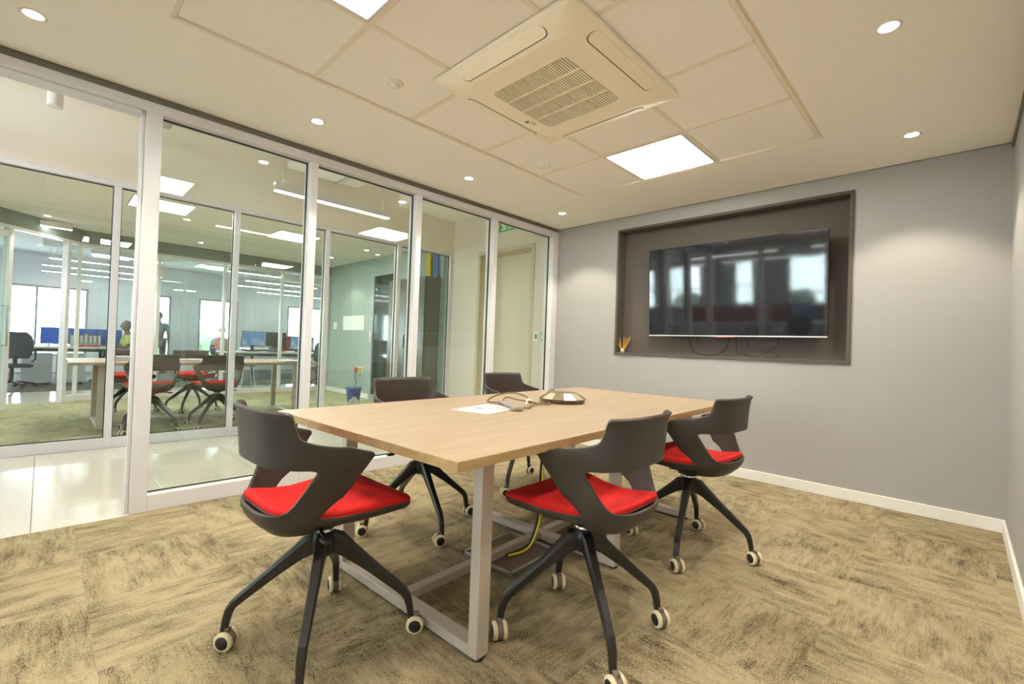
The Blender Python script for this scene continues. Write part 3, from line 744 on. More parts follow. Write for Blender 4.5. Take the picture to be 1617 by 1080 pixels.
def make_chair(detail=True):
    t = thing('conference_chair', 'x', 'chair')
    link('shell', SHELL, t); link('seat_cushion', CUSH, t); link('seat_pan', PAN, t)
    link('mechanism', MECH, t); link('lever', LEVER, t); link('gas_ring', RING, t); link('hub', HUB, t)
    for k in range(4):
        link('leg', LEG, t); c = link('caster', FORK, t)
        for s in (-1, 1):
            wh = link('wheel', WHEEL, c, (0, s * .017, 0)); 
            link('wheel_cap', CAP, c, (0, s * .0175, 0))
    return t
def pose_chair(t, x, y, facing, base, casters):
    t.location = (x, y, 0); rz = R(facing - 90); t.rotation_euler[2] = rz
    legs = [c for c in t.children if c.name.startswith('leg')]; cs = [c for c in t.children if c.name.startswith('caster')]
    for k in range(4):
        a = R(base + 90 * k) - rz
        legs[k].rotation_euler[2] = a
        d = R(casters[k]) - rz
        cs[k].location = (.306 * math.cos(a) + .014 * math.cos(d), .306 * math.sin(a) + .014 * math.sin(d), CR); cs[k].rotation_euler[2] = d
spec = [
    (1.795, -3.445, 92.0, 56.2, (50, 165, 40, 200), 'black shell chair with red seat at the near end of the oak table'),
    (2.375, -2.732, 181.4, 54.3, (335, 320, 330, 340), 'black shell chair with red seat on the near long side, larger of two'),
    (2.335, -1.720, 178.0, 14.0, (330, 345, 335, 325), 'black shell chair with red seat on the long side nearest the television wall'),
    (1.170, -2.618, -1.0, -12.0, (250, 80, 70, 240), 'black shell chair seen from the front across the table, nearer the door'),
    (0.990, -1.605, 0.0, 28.0, (250, 80, 70, 240), 'black shell chair across the table beside the far corner of the glass'),
]
proto = make_chair(); chairs = [proto] + [copy_tree(proto) for _ in spec[1:]]
for t, s in zip(chairs, spec):
    pose_chair(t, *s[:5]); tag(t, s[5], 'chair', 'chairs around the oak table')

# ------------------------------------------------------------------ on the table
ph = thing('conference_phone', 'faceted pewter coloured disc conference speakerphone on the table', 'speakerphone', (1.690, -2.005, TZ), R(12))
MB().lathe([(.120, 0), (.130, .004), (.135, .021)], 12, smooth=False).build('base_ring', 'pewter_dark', ph)
MB().lathe([(.135, .021), (.138, .024), (.084, .056), (.078, .058)], 12, smooth=False).build('body', 'pewter', ph)
MB().lathe([(.078, .0581), (.068, .061), (.04, .0625), (.002, .063)], 24).build('top_dish', 'pewter', ph)
for k in range(11):
    a = R(-75 + k * 4.2); B(-.0012, .0012, -.001, .001, .004, .015).build('vent_slot', 'cable_black', ph, (.1325 * math.cos(a), .1325 * math.sin(a), 0), a)
pts = smoothpts([(1.600, -1.925, TZ + .012), (1.565, -1.905, TZ + .040), (1.545, -1.925, TZ + .055), (1.550, -1.965, TZ + .05), (1.572, -1.995, TZ + .03)], 5)
o = MB().tube(pts, .0035, 8).build('antenna_cable', 'cable_olive'); tag(o, 'thin looped cable sticking up behind the speakerphone', 'cable')
# document and cable strip
dc_ = thing('document', 'white printed sheets lying on the oak table', 'document', (1.690, -2.600, TZ), R(14))
B(-.105, .105, -.148, .148, 0, .003).build('sheet', 'paper', dc_)
B(-.060, -.015, -.035, .0, .003, .0034).build('print_mark', 'print_grey', dc_); B(-.10, -.085, -.14, -.115, .003, .0034).build('print_mark', 'print_grey', dc_)
for k in range(5): B(-.02, .085, .02 + k * .018, .026 + k * .018, .003, .0033).build('print_mark', 'print_grey', dc_)
ps = thing('cable_hub', 'flat grey plastic cable hub resting on the paper sheets', 'hub', (1.700, -2.455, TZ + .0035), R(-28))
RB(-.150, .150, -.024, .024, 0, .018, r=.004).build('body', 'hub_grey', ps)
for k in range(4): B(-.10 + k * .05, -.075 + k * .05, -.0245, -.022, .005, .012).build('socket', 'black_plastic', ps)
cab = [[(1.58, -2.43, .01), (1.535, -2.46, .016), (1.545, -2.40, .045), (1.60, -2.33, .060), (1.67, -2.30, .045), (1.70, -2.31, .024), (1.705, -2.30, .010)],
       [(1.60, -2.41, .022), (1.58, -2.36, .035), (1.64, -2.34, .028), (1.70, -2.32, .022), (1.72, -2.27, .012), (1.70, -2.20, .006), (1.69, -2.14, .006)],
       [(1.80, -2.49, .012), (1.80, -2.42, .008), (1.76, -2.36, .010), (1.74, -2.28, .012), (1.75, -2.20, .006), (1.71, -2.15, .010)]]
for i, pl in enumerate(cab):
    o = MB().tube(smoothpts([(x, y, TZ + z) for x, y, z in pl], 6), .0042, 8).build('table_cable', 'cable_olive')
    tag(o, ['olive cable arching high over the grey hub on the table', 'olive cable looping low behind the grey hub on the table', 'olive cable running flat from the hub to the speakerphone'][i], 'cable', 'cables on the table')
o = MB().tube(smoothpts([(1.70, -2.33, TZ + .03), (1.715, -2.345, TZ + .032), (1.715, -2.31, TZ + .03), (1.70, -2.32, TZ + .034), (1.73, -2.36, TZ + .02), (1.76, -2.40, TZ + .024)], 5), .004, 8).build('cable_tie', 'sign_white'); tag(o, 'white tie holding the olive cables together', 'cable tie')

# ------------------------------------------------------------------ television
TVW, TVH, TVT = 1.462, .830, R(3.85)
tv = thing('television', 'large black flat television tilted in the wall niche', 'television', (1.901, 0.0, 1.186), 0)
tv.rotation_euler = (TVT, 0, 0)
RB(-TVW / 2, TVW / 2, 0, .028, .010, TVH, r=.003).build('cabinet', 'monitor_black', tv)
B(-TVW / 2 + .005, TVW / 2 - .005, -.0012, .004, .013, TVH - .005).build('screen', 'tv_screen', tv)
RB(-TVW / 2, TVW / 2, -.004, .026, 0, .011, r=.002, seg=1).build('bottom_strip', 'tv_silver', tv)
RB(-.10, .05, -.003, .02, -.006, .000, r=.001, seg=1).build('sensor_badge', 'orange_badge', tv)
RB(-.3, .3, .028, .085, .2, .6, r=.005).build('wall_mount', 'black_plastic', tv)
def hang(name, pts, label, r=.004):
    o = MB().tube(smoothpts(pts, 6), r, 8).build(name, 'cable_black'); tag(o, label, 'cable', 'cables under the television'); return o
hang('hdmi_cable', [(1.54, .05, 1.22), (1.545, .06, 1.15), (1.60, .055, 1.045), (1.70, .05, 1.022), (1.80, .05, 1.028), (1.88, .055, 1.09), (1.905, .06, 1.22)], 'black cable hanging in a wide loop below the television', .005)
hang('power_lead', [(1.955, .06, 1.22), (1.955, .07, 1.12), (1.96, .07, 1.06), (2.01, .06, 1.045), (2.08, .05, 1.022), (2.14, .045, 1.020)], 'black lead dropping and bending onto the niche floor')
hang('signal_cable', [(2.30, .06, 1.22), (2.28, .06, 1.13), (2.22, .055, 1.085), (2.17, .05, 1.075), (2.19, .05, 1.06), (2.24, .05, 1.07), (2.29, .05, 1.035), (2.24, .05, 1.022), (2.20, .05, 1.021)], 'black cable with a small knot at the right below the television', .0035)
hang('strap_cable', [(1.625, .06, 1.22), (1.620, .065, 1.16), (1.615, .07, 1.115)], 'short black cable end inside the wide loop')
hang('strap_cable', [(2.045, .06, 1.22), (2.05, .065, 1.15), (2.055, .07, 1.10)], 'short black cable end at the middle right below the television')
# reed diffuser
rd = thing('reed_diffuser', 'small glass reed diffuser with yellow sticks in the niche corner', 'diffuser', (.862, .03, NZ0 + fw))
MB().lathe([(.018, 0), (.021, .004), (.021, .030), (.013, .036), (.010, .044)], 16).build('bottle', 'jar_glass', rd)
for k, (dx, dy) in enumerate(((-.085, .0), (-.062, .02), (-.03, -.012), (.004, .02), (.03, .01), (.062, -.01), (.075, .015), (-.075, -.01), (.09, 0))):
    MB().tube([(dx * .06, dy * .06, .006), (dx, dy, .158 + .012 * math.cos(k * 2.1))], .0024, 6).build('reed', 'reed', rd)

# ------------------------------------------------------------------ ceiling fittings
ac = thing('air_conditioner', 'square cream ceiling cassette air conditioner with slatted grille', 'air conditioner', (1.806, -2.290, H))
rings = []
A1, A2 = .452, .476
for (k, z, r_) in ((1.0, .004, .02), (1.0, -.010, .02), (.985, -.014, .02), (.80, -.040, .10), (.76, -.044, .10)):
    rings.append([(x, y, z) for x, y in rrect(-A1 * k, A1 * k, -A2 * k, A2 * k, r_, 5)])
loft(rings, False, captop=False).build('fascia', 'ac_plastic', ac)
gq = .245
g1 = rrect(-A1 * .76, A1 * .76, -A2 * .76, A2 * .76, .10, 5); g2 = rrect(-gq, gq, -gq, gq, .035, 5)
mb = MB(); n = len(g1); mb.add([(x, y, -.044) for x, y in g1] + [(x, y, -.046) for x, y in g2] + [(x, y, -.028) for x, y in g2], [(i, (i + 1) % n, n + (i + 1) % n, n + i) for i in range(n)] + [(n + i, n + (i + 1) % n, 2 * n + (i + 1) % n, 2 * n + i) for i in range(n)])
mb.build('face_plate', 'ac_plastic', ac)
MB().prism(g2, -.028, -.026).build('grille_backing', 'ac_dark', ac)
ns = 34
slm = B(-.0028, .0028, -gq + .004, gq - .004, -.043, -.031).mesh('slat'); slm.materials.append(MATS['ac_plastic'])
for k in range(ns): link('slat', slm, ac, (-gq + (k + .5) * 2 * gq / ns, 0, 0))
for y in (-.12, 0, .12): B(-gq, gq, y - .003, y + .003, -.046, -.032).build('cross_bar', 'ac_plastic', ac)
fl_poly = [(x, y) for x, y in rrect(-.27, .27, -.030, .030, .029, 6)]
for k, (px, py, rz) in enumerate(((0, .420, 0), (.400, 0, -90), (0, -.420, 180), (-.400, 0, 90))):
    f_ = MB().prism(fl_poly, -.005, .003).build('louvre', 'ac_plastic', ac, (px, py, -.0265), R(rz)); f_.rotation_euler = (R(16.5), 0, R(rz))
    g_ = MB().prism([(x * 1.01, y * 1.02 - .0045) for x, y in fl_poly], -.0035, .003).build('air_gap', 'ac_dark', ac, (px, py, -.0265), R(rz)); g_.rotation_euler = (R(16.5), 0, R(rz))
MB().lathe([(.001, 0), (.012, 0), (.012, -.001)], 16, (-.305, .10, -.0455)).build('logo_disc', 'print_grey', ac)
tcv = D.curves.new('logo_text', 'FONT'); tcv.body = 'LG'; tcv.size = .03; tcv.extrude = .0004
to = D.objects.new('logo_text', tcv); COL.objects.link(to)
tm_ = D.meshes.new_from_object(to.evaluated_get(bpy.context.evaluated_depsgraph_get())); D.objects.remove(to); D.curves.remove(tcv)
tm_.materials.clear(); tm_.materials.append(MATS['print_grey'])
to = link('logo_text', tm_, ac, (-.297, .118, -.0458)); to.rotation_euler = (PI, 0, R(90))
def ceiling_panel(x, y, z, s, label, group):
    p = thing('ceiling_light', label, 'ceiling light', (x, y, z), 0, group)
    m = MB()
    for a, b, c, d in ((-s, s, -s, -s + .016), (-s, s, s - .016, s), (-s, -s + .016, -s + .016, s - .016), (s - .016, s, -s + .016, s - .016)): m.box(a, b, c, d, 0, .02)
    m.build('frame', 'white_aluminium', p); B(-s + .016, s - .016, -s + .016, s - .016, .004, .012).build('diffuser', 'panel_light', p)
    return p
ceiling_panel(GX + 1.5 * G, GY - .5 * G, H + .002, .288, 'square ceiling light panel nearest the television', 'meeting room light panels')
ceiling_panel(GX + 1.5 * G, GY - 4.5 * G, H + .002, .288, 'square ceiling light panel cut by the top edge of the picture', 'meeting room light panels')
def downlight(x, y, z, label, power=SPOT_W, group='recessed downlights'):
    d = thing('downlight', label, 'downlight', (x, y, z), 0, group)
    MB().lathe([(.034, -.001), (.040, -.004), (.046, -.001), (.046, .002), (.034, .002)], 24).build('trim_ring', 'white_paint', d)
    MB().lathe([(.001, -.0015), (.033, -.0015), (.034, .001), (.001, .001)], 24).build('lens', 'spot_glow', d)
    if power:
        l = D.lights.new('spot_lamp', 'SPOT'); l.energy = power; l.color = WARM; l.spot_size = R(100); l.spot_blend = .40; l.shadow_soft_size = .03
        lo = D.objects.new('spot_lamp', l); COL.objects.link(lo); lo.parent = d; lo.location = (0, 0, -.012)
for x, y, lb in ((.437, -4.222, 'round downlight at the top left corner of the picture'), (.434, -2.982, 'round downlight above the second glass pane'), (.430, -1.735, 'round downlight above the third mullion'), (.430, -.495, 'round downlight next to the television wall and the glass'),
                 (3.118, -.497, 'round downlight close to the television wall on the right'), (3.118, -1.752, 'round downlight at the upper right over the plain ceiling'), (3.118, -2.99, 'round downlight on the right above the camera'), (3.118, -4.22, 'round downlight on the right behind the camera')):
    downlight(x, y, H, lb)
sm_ = thing('smoke_detector', 'white domed smoke detector on a ceiling tile beside the light panel', 'smoke detector', (1.117, -1.588, H + .010))
MB().lathe([(.001, 0), (.052, 0), (.054, -.010), (.050, -.016)], 24).build('base', 'sensor_plastic', sm_)
MB().lathe([(.050, -.016), (.049, -.032), (.034, -.044), (.020, -.047), (.001, -.047)], 24).build('dome', 'sensor_plastic', sm_)
for k in range(8): B(-.003, .003, -.001, .001, -.042, -.034).build('vent', 'print_grey', sm_, (.042 * math.cos(k * PI / 4), .042 * math.sin(k * PI / 4), 0), k * PI / 4 + PI / 2)
mo = thing('motion_sensor', 'small white round motion sensor on a ceiling tile', 'motion sensor', (1.169, -2.875, H + .010))
MB().lathe([(.001, 0), (.042, 0), (.043, -.004), (.036, -.008)], 24).build('ring', 'sensor_plastic', mo)
MB().lathe([(.026, -.008), (.024, -.018), (.014, -.024), (.001, -.026)], 20).build('lens', 'sensor_plastic', mo)

# ------------------------------------------------------------------ corridor fittings
ex = thing('exit_sign', 'green and white emergency exit sign above the corridor door', 'exit sign', (-.925, YE - .014, 2.635))
B(-.19, .19, 0, .012, -.092, .092).build('border', 'sign_white', ex)
B(-.182, -.012, -.002, .0, -.083, .083).build('panel', 'green_sign', ex); B(.004, .182, -.002, .0, -.083, .083).build('panel', 'green_sign', ex)
def glyph(poly, name='pictogram'):
    MB().prism(poly, 0, .0015, lambda x, y, z: (x, -.0022 - z, y)).build(name, 'sign_white', ex)
glyph([(-.165, .055), (-.15, .07), (-.065, -.02), (-.065, .03), (-.045, .03), (-.045, -.06), (-.135, -.06), (-.135, -.04), (-.085, -.04)], 'arrow')
glyph([(.020, -.065), (.034, -.065), (.034, .062), (.085, .062), (.085, .075), (.020, .075)])
glyph([(.118, .052), (.128, .062), (.140, .062), (.147, .052), (.140, .040), (.126, .040)])
glyph([(.075, .030), (.090, .038), (.118, .032), (.130, .012), (.165, .010), (.165, -.002), (.126, -.003), (.114, .012), (.106, -.012), (.128, -.030), (.124, -.07), (.110, -.07), (.112, -.036), (.088, -.024), (.060, -.052), (.040, -.052), (.040, -.04), (.056, -.038), (.082, -.010), (.094, .018), (.080, .016), (.066, .0), (.056, .006)])
sw = thing('door_release', 'white plate with dark push button beside the corridor door', 'switch', (-.385, YE, 1.165))
RB(-.042, .042, -.010, 0, -.06, .06, r=.003).build('plate', 'sign_white', sw); RB(-.016, .016, -.014, -.008, -.028, .03, r=.002).build('button', 'print_grey', sw)
cp = thing('call_point', 'green and white break glass call point by the glass corner', 'call point', (-.245, YE, 1.165))
RB(-.05, .05, -.022, 0, -.058, .058, r=.004).build('housing', 'sign_green_pale', cp); RB(-.033, .03, -.026, -.02, -.02, .022, r=.002).build('window', 'sign_white', cp)
def linear_pendant(x0, y0, x1, y1, z, label, ztop, group='linear pendants', glow='linear_light', wires=2, up=False):
    p0, p1 = Vector((x0, y0, z)), Vector((x1, y1, z)); c_ = (p0 + p1) / 2; L_ = (p1 - p0).length; a = math.atan2(y1 - y0, x1 - x0)
    t = thing('linear_pendant', label, 'pendant light', c_, a, group)
    hw = .028 if up else .02; B(-L_ / 2, L_ / 2, -hw, hw, .006, .06).box(-L_ / 2, L_ / 2, -hw, -hw + .003, .06, .085).box(-L_ / 2, L_ / 2, hw - .003, hw, .06, .085).build('housing', 'white_aluminium', t); B(-L_ / 2 + .004, L_ / 2 - .004, -hw + .004, hw - .004, .0, .006).build('diffuser', glow, t)
    if up: B(-L_ / 2 + .004, L_ / 2 - .004, -.024, .024, .06, .064).build('added_uplight_strip', 'added_uplight', t)  # glowing top strip added to throw extra light on ceiling and upper walls
    for s in (-1, 1)[:wires]: MB().tube([(s * L_ * .44, 0, .07), (s * L_ * .44, 0, ztop - z)], .0035, 6).build('suspension_wire', 'steel', t)
linear_pendant(-1.12, -2.72, -1.12, -1.56, 2.37, 'white linear pendant light hanging in the corridor', HH, up=True)
linear_pendant(-1.12, -5.2, -1.12, -4.0, 2.75, 'added linear pendant above the doorway out of view, brightening the corridor', HH)  # unseen extra lamp, added to brighten the corridor
cl = thing('surface_downlight', 'white cylinder surface light in the corridor above the open doorway', 'ceiling light', (-.62, -4.14, 2.39))
MB().lathe([(.028, 0), (.035, .002), (.036, .01), (.036, HH - 2.39)], 20).build('cylinder', 'white_paint', cl); MB().lathe([(.001, .001), (.027, .001), (.027, .0015)], 20).build('lens', 'ac_plastic', cl)
du = thing('air_duct', 'pale boxy air duct under the corridor ceiling', 'duct', (-1.50, -1.95, 2.86))
RB(-.42, .30, -.40, .42, 0.02, .24, r=.02).build('duct_body', 'wall_white', du); RB(-.44, .32, .14, .20, 0.0, .25, r=.005).build('flange', 'duct_metal', du)
MB().tube([(-.1, -1.2, .12), (-.1, -.4, .12)], .09, 16).build('round_duct', 'wall_white', du)
ctr = thing('cable_tray', 'white perforated cable tray crossing the corridor ceiling', 'cable tray', (-.95, -3.50, 2.90))
RB(-.9, .8, -.10, .10, 0, .012, r=.002, seg=1).build('tray_base', 'duct_metal', ctr); B(-.9, .8, -.105, -.095, 0, .05).build('side_rail', 'duct_metal', ctr); B(-.9, .8, .095, .105, 0, .05).build('side_rail', 'duct_metal', ctr)
MB().tube([(.2, 0, .05), (.2, 0, HH - 2.90)], .005, 6).build('hanger_rod', 'steel', ctr); MB().tube([(-.6, 0, .05), (-.6, 0, HH - 2.90)], .005, 6).build('hanger_rod', 'steel', ctr)

# ------------------------------------------------------------------ second meeting room
t2 = thing('meeting_table', 'pale oak table standing in the second meeting room', 'table', (-3.48, -2.72, 0))
RB(-.55, .55, -1.235, 1.235, .69, .72, r=.002, seg=1).build('tabletop', 'oak', t2)
for yf in (-.98, .98):
    for x in (-.43, .39): RB(x, x + .042, yf - .028, yf + .028, .012, .69, r=.002, seg=1).build('leg', 'leg_metal', t2)
    RB(-.388, .39, yf - .028, yf + .028, .012, .048, r=.002, seg=1).build('foot_bar', 'leg_metal', t2)
RB(-.03, .03, -.95, .95, .02, .05, r=.002, seg=1).build('spine_bar', 'leg_metal', t2)
spec2 = [(-2.78, -3.32, 178, 40, 'far room chair with red seat seen from behind, left of the pair'),
         (-2.76, -2.72, 182, 47, 'far room chair with red seat seen from behind, right of the pair'),
         (-4.12, -3.36, 4, 20, 'far room chair with red seat on the window side, left one'),
         (-4.12, -2.70, -3, 60, 'far room chair with red seat on the window side, right one')]
for s in spec2:
    t = copy_tree(proto); pose_chair(t, s[0], s[1], s[2], s[3], (30, 120, 200, 310)); tag(t, s[4], 'chair', 'chairs in the second meeting room')
for i, (x, y, w_, d_, h_, a, mt, lb) in enumerate(((-3.38, -3.42, .22, .32, .05, 4, 'paper', 'thick white paper stack on the left of the far room table'), (-3.22, -2.95, .21, .30, .028, -8, 'paper', 'thin white paper stack between the two far room chairs'), (-3.15, -1.75, .30, .40, .02, 12, 'book_pale', 'loose papers at the right end of the far room table'))):
    p = thing('paper_stack', lb, 'papers', (x, y, .72), R(a), 'papers on the far room table')
    RB(-w_ / 2, w_ / 2, -d_ / 2, d_ / 2, 0, h_ * .6, r=.002, seg=1).build('lower_sheets', mt, p)
    RB(-w_ / 2 + .006, w_ / 2 - .003, -d_ / 2 + .004, d_ / 2 - .006, h_ * .6, h_, r=.002, seg=1).build('upper_sheets', 'paper', p)
ceiling_panel(-3.35, -3.22, H2 - .012, .29, 'square light panel in the second meeting room, left one', 'second room light panels')
ceiling_panel(-3.72, -1.60, H2 - .012, .29, 'square light panel in the second meeting room, right one', 'second room light panels')
for x, y, lb in ((-5.3, -4.15, 'far room downlight near the angled office doorway'), (-5.5, -2.4, 'far room downlight before the office partition'), (-4.9, -.5, 'far room downlight by the green grey wall, left'), (-3.7, -.45, 'far room downlight by the green grey wall, right')):
    downlight(x, y, H2, lb, 26.0, 'second room downlights')
linear_pendant(-5.6, -3.9, -5.55, -4.6, 2.44, 'short linear pendant near the angled office doorway', H2)
pa = B(-.42, .42, -.004, 0, -.137, .137).build('wall_sheet', 'sign_white', None, (-4.96, 0, 1.378)); tag(pa, 'white printed sheet pinned to the green grey wall', 'poster')
s2 = thing('light_switch', 'white light switch on the green grey wall', 'switch', (-5.72, 0, 1.33)); RB(-.07, .07, -.012, 0, -.07, .07, r=.004).build('plate', 'sign_white', s2); RB(-.03, .03, -.018, -.01, -.035, .035, r=.003).build('rocker', 'sensor_plastic', s2)
so = thing('wall_socket', 'double wall socket with red and yellow plugs on green grey wall', 'socket', (-4.66, 0, .50))
RB(-.13, .13, -.012, 0, -.055, .055, r=.004).build('plate', 'sign_white', so); RB(-.11, -.035, -.05, -.012, -.045, .045, r=.006).build('plug', 'folder_red', so)
RB(-.02, .03, -.04, -.012, -.04, .035, r=.006).build('plug', 'black_plastic', so); RB(.05, .11, -.05, -.012, -.045, .045, r=.006).build('plug', 'folder_orange', so)
o = MB().tube(smoothpts([(-4.70, -.05, .47), (-4.71, -.06, .36), (-4.66, -.05, .27), (-4.72, -.06, .16), (-4.70, -.06, .05)], 5), .006, 6).build('plug_lead', 'cable_black'); tag(o, 'dark lead hanging from the wall socket with coloured plugs', 'cable')
gd = thing('door_2', 'grey framed glazed door in the green grey wall', 'door', kind='structure')
m = MB().box(-4.24, -4.16, -.035, 0, 0, 2.27).box(-3.46, -3.38, -.035, 0, 0, 2.27).box(-4.16, -3.46, -.035, 0, 2.20, 2.27).box(-4.16, -3.46, -.035, 0, 0, .10)
m.build('leaf_frame', 'frame_grey', gd); B(-4.16, -3.46, -.018, -.010, .10, 2.20).build('glazing', 'cabinet_glass', gd)
RB(-4.215, -4.185, -.06, -.035, 1.02, 1.22, r=.004).build('lock_plate', 'sign_white', gd)
sc = thing('server_cabinet', 'tall dark glossy cabinet against the green grey wall', 'cabinet', (-2.73, -.02, 0))
B(-.50, .50, -.24, 0.005, 0.02, 2.02).build('carcass', 'cabinet_dark', sc)
for i in (0, 1): RB(-.495 + i * .50, -.005 + i * .50, -.262, -.241, .04, 2.01, r=.002, seg=1).build('door', 'cabinet_dark', sc)
RB(-.03, -.018, -.28, -.262, .95, 1.15, r=.003).build('handle', 'steel', sc); B(-.50, .50, -.22, -.02, 0, .02).build('plinth', 'black_plastic', sc)
bn = thing('waste_bin', 'blue round waste bin below the wall sockets', 'bin', (-3.62, -.62, 0))
MB().lathe([(.085, 0), (.088, .004), (.115, .27), (.119, .278), (.119, .29), (.112, .29), (.106, .27), (.082, .012), (.01, .012)], 24).build('bucket', 'bin_blue', bn)
MB().lathe([(.120, .262), (.124, .27), (.124, .286), (.120, .29)], 24).build('rim', 'bin_blue', bn)
bg_ = thing('paper_bag', 'crumpled pale paper bag lying beside the blue bin', 'bag', (-3.40, -.72, 0), R(20))
rings = []
for k, z in ((.9, 0), (1.05, .02), (.98, .06), (.8, .10), (.5, .13)): rings.append([(.11 * k * math.cos(a * PI / 8) * (1 + .13 * math.sin(a * 5 + z * 40)), .08 * k * math.sin(a * PI / 8) * (1 + .13 * math.cos(a * 3 + z * 60)), z) for a in range(16)])
loft(rings, False).build('crumpled_paper', 'book_pale', bg_); RB(-.03, .05, -.01, .02, .10, .16, r=.006).build('folded_top', 'book_pale', bg_)
ys_ = thing('cable_bundle', 'yellow cable bundle running up the wall above the dark cabinet', 'cables', (-2.52, -.03, 2.02))
for k in range(5): MB().tube([(-.05 + k * .025, 0, 0), (-.05 + k * .025 + .006 * math.sin(k * 3), -.006, .2), (-.05 + k * .025, 0, .50)], .013, 8).build('cable', 'cable_yellow', ys_)
ys_ = thing('cable_bundle', 'blue cable bundle running up the wall above the dark cabinet', 'cables', (-2.32, -.03, 2.02))
for k in range(5): MB().tube([(-.05 + k * .022, 0, 0), (-.05 + k * .022 - .006 * math.sin(k * 3), -.006, .2), (-.05 + k * .022, 0, .50)], .011, 8).build('cable', 'cable_blue', ys_)

# ------------------------------------------------------------------ open office
def desk(x, y, lx, ly, label, top='desk_white', legs='desk_dark', rz=0, group='office desks'):
    t = thing('office_desk', label, 'desk', (x, y, .006), rz, group)
    RB(-lx / 2, lx / 2, -ly / 2, ly / 2, .69, .72, r=.003, seg=1).build('desktop', top, t)
    for sx in (-1, 1):
        for sy in (-1, 1): RB(sx * (lx / 2 - .07) - .03, sx * (lx / 2 - .07) + .03, sy * (ly / 2 - .07) - .03, sy * (ly / 2 - .07) + .03, 0, .69, r=.003, seg=1).build('leg', legs, t)
    for sx in (-1, 1): B(sx * (lx / 2 - .07) - .02, sx * (lx / 2 - .07) + .02, -ly / 2 + .1, ly / 2 - .1, .63, .69).build('apron', legs, t)
    return t
def divider(x, y, z, l, h, mat, label, rz=0, group='desk dividers'):
    t = thing('desk_divider', label, 'divider', (x, y, z), rz, group)
    RB(-.014, .014, -l / 2, l / 2, .03, h, r=.006).build('screen', mat, t); B(-.016, .016, -l / 2, l / 2, h, h + .012).build('top_rail', 'white_aluminium', t)
    for s in (-1, 1): B(-.03, .03, s * l * .4 - .02, s * l * .4 + .02, 0, .05).build('clamp', 'steel', t)
    return t
def pedestal(x, y, label, rz=0):
    t = thing('drawer_pedestal', label, 'drawer unit', (x, y, .006), rz, 'drawer pedestals')
    RB(-.25, .25, -.20, .20, .04, .58, r=.004).build('carcass', 'pedestal_grey', t)
    for k in range(3):
        d_ = RB(.25, .262, -.19, .19, .06 + k * .17, .215 + k * .17, r=.003, seg=1).build('drawer', 'pedestal_grey', t); B(.262, .272, -.06, .06, .19 + k * .17, .20 + k * .17).build('handle', 'steel', d_)
    for sx in (-1, 1):
        for sy in (-1, 1): MB().lathe([(.012, -.0), (.018, .01), (.018, .03), (.01, .04)], 10, (sx * .2, sy * .15, 0)).build('castor', 'black_plastic', t)
    return t
def monitor(x, y, z, rz, label, scr='monitor_blue', w_=.5, h_=.32, lift=.12):
    t = thing('monitor', label, 'monitor', (x, y, z), rz, 'office monitors')
    RB(-.02, .02, -w_ / 2, w_ / 2, lift, lift + h_, r=.006).build('cabinet', 'monitor_black', t); B(.0185, .0215, -w_ / 2 + .012, w_ / 2 - .012, lift + .016, lift + h_ - .012).build('screen', scr, t)
    B(-.035, -.015, -.03, .03, .01, lift + .1).build('neck', 'monitor_black', t); RB(-.10, .08, -.12, .12, 0, .014, r=.004).build('foot', 'monitor_black', t)
    return t
def task_chair(x, y, rz, label, head=False, fabric='task_fabric'):
    t = thing('task_chair', label, 'office chair', (x, y, .006), rz, 'office task chairs')
    rings = [[(px * k, py * k, z) for px, py in rrect(-.24, .24, -.22, .24, .08, 4)] for k, z in ((.9, .36), (1, .375), (1, .405), (.92, .42), (.5, .425))]
    loft(rings).build('seat', fabric, t)
    rings = []
    for z, w_, y_ in ((.52, .17, -.23), (.60, .21, -.25), (.75, .225, -.275), (.90, .20, -.285), (.98, .13, -.28)): rings.append([(w_ * math.cos(a * PI / 8), y_ + .028 * math.sin(a * PI / 8) + .10 * (math.cos(a * PI / 8)) ** 2 * .4, z) for a in range(16)])
    loft(rings).build('backrest', fabric, t); B(-.025, .025, -.27, -.22, .42, .60).build('back_stem', 'black_plastic', t)
    if head:
        RB(-.11, .11, -.30, -.25, 1.03, 1.17, r=.02).build('headrest', fabric, t); B(-.015, .015, -.29, -.27, .95, 1.05).build('headrest_post', 'black_plastic', t)
    for s in (-1, 1): MB().tube([(s * .24, .02, .45), (s * .28, .0, .50), (s * .28, -.02, .64), (s * .28, .12, .66)], .016, 8).build('armrest', 'black_plastic', t)
    MB().lathe([(.028, .10), (.028, .365)], 12).build('column', 'black_plastic', t)
    for k in range(5):
        a = R(72 * k); MB().bar((.02 * math.cos(a), .02 * math.sin(a), .12), (.29 * math.cos(a), .29 * math.sin(a), .07), .04, .04, .03, .025).build('base_arm', 'black_plastic', t)
        MB().lathe([(.01, -.02), (.03, -.02), (.03, .02), (.01, .02)], 12, (.29 * math.cos(a), .29 * math.sin(a), .03), 'y').build('castor', 'black_plastic', t)
    return t
ORD = ['first', 'second', 'third', 'fourth', 'fifth', 'sixth', 'seventh']
def books(x, y, z, ns, label, group, hz=.2, mats=('book_spine', 'book_pale'), flat=False, rz=0):
    for k in range(ns):
        t = thing('file_box', label % ORD[k], 'file', (x, y + (0 if flat else k * .068), z + (k * .045 if flat else 0)), rz, group)
        if flat: RB(-.15, .15, -.11, .11, 0, .036, r=.003, seg=1).build('cover', mats[k % 2], t); B(-.145, .152, -.105, .105, .006, .030).build('pages', 'paper', t)
        else: RB(-.12, .12, -.03, .03, 0, hz * (1 - .08 * (k % 3)), r=.003, seg=1).build('cover', mats[k % 2], t); B(-.115, .123, -.022, .022, .01, hz * .85).build('pages', 'paper', t)
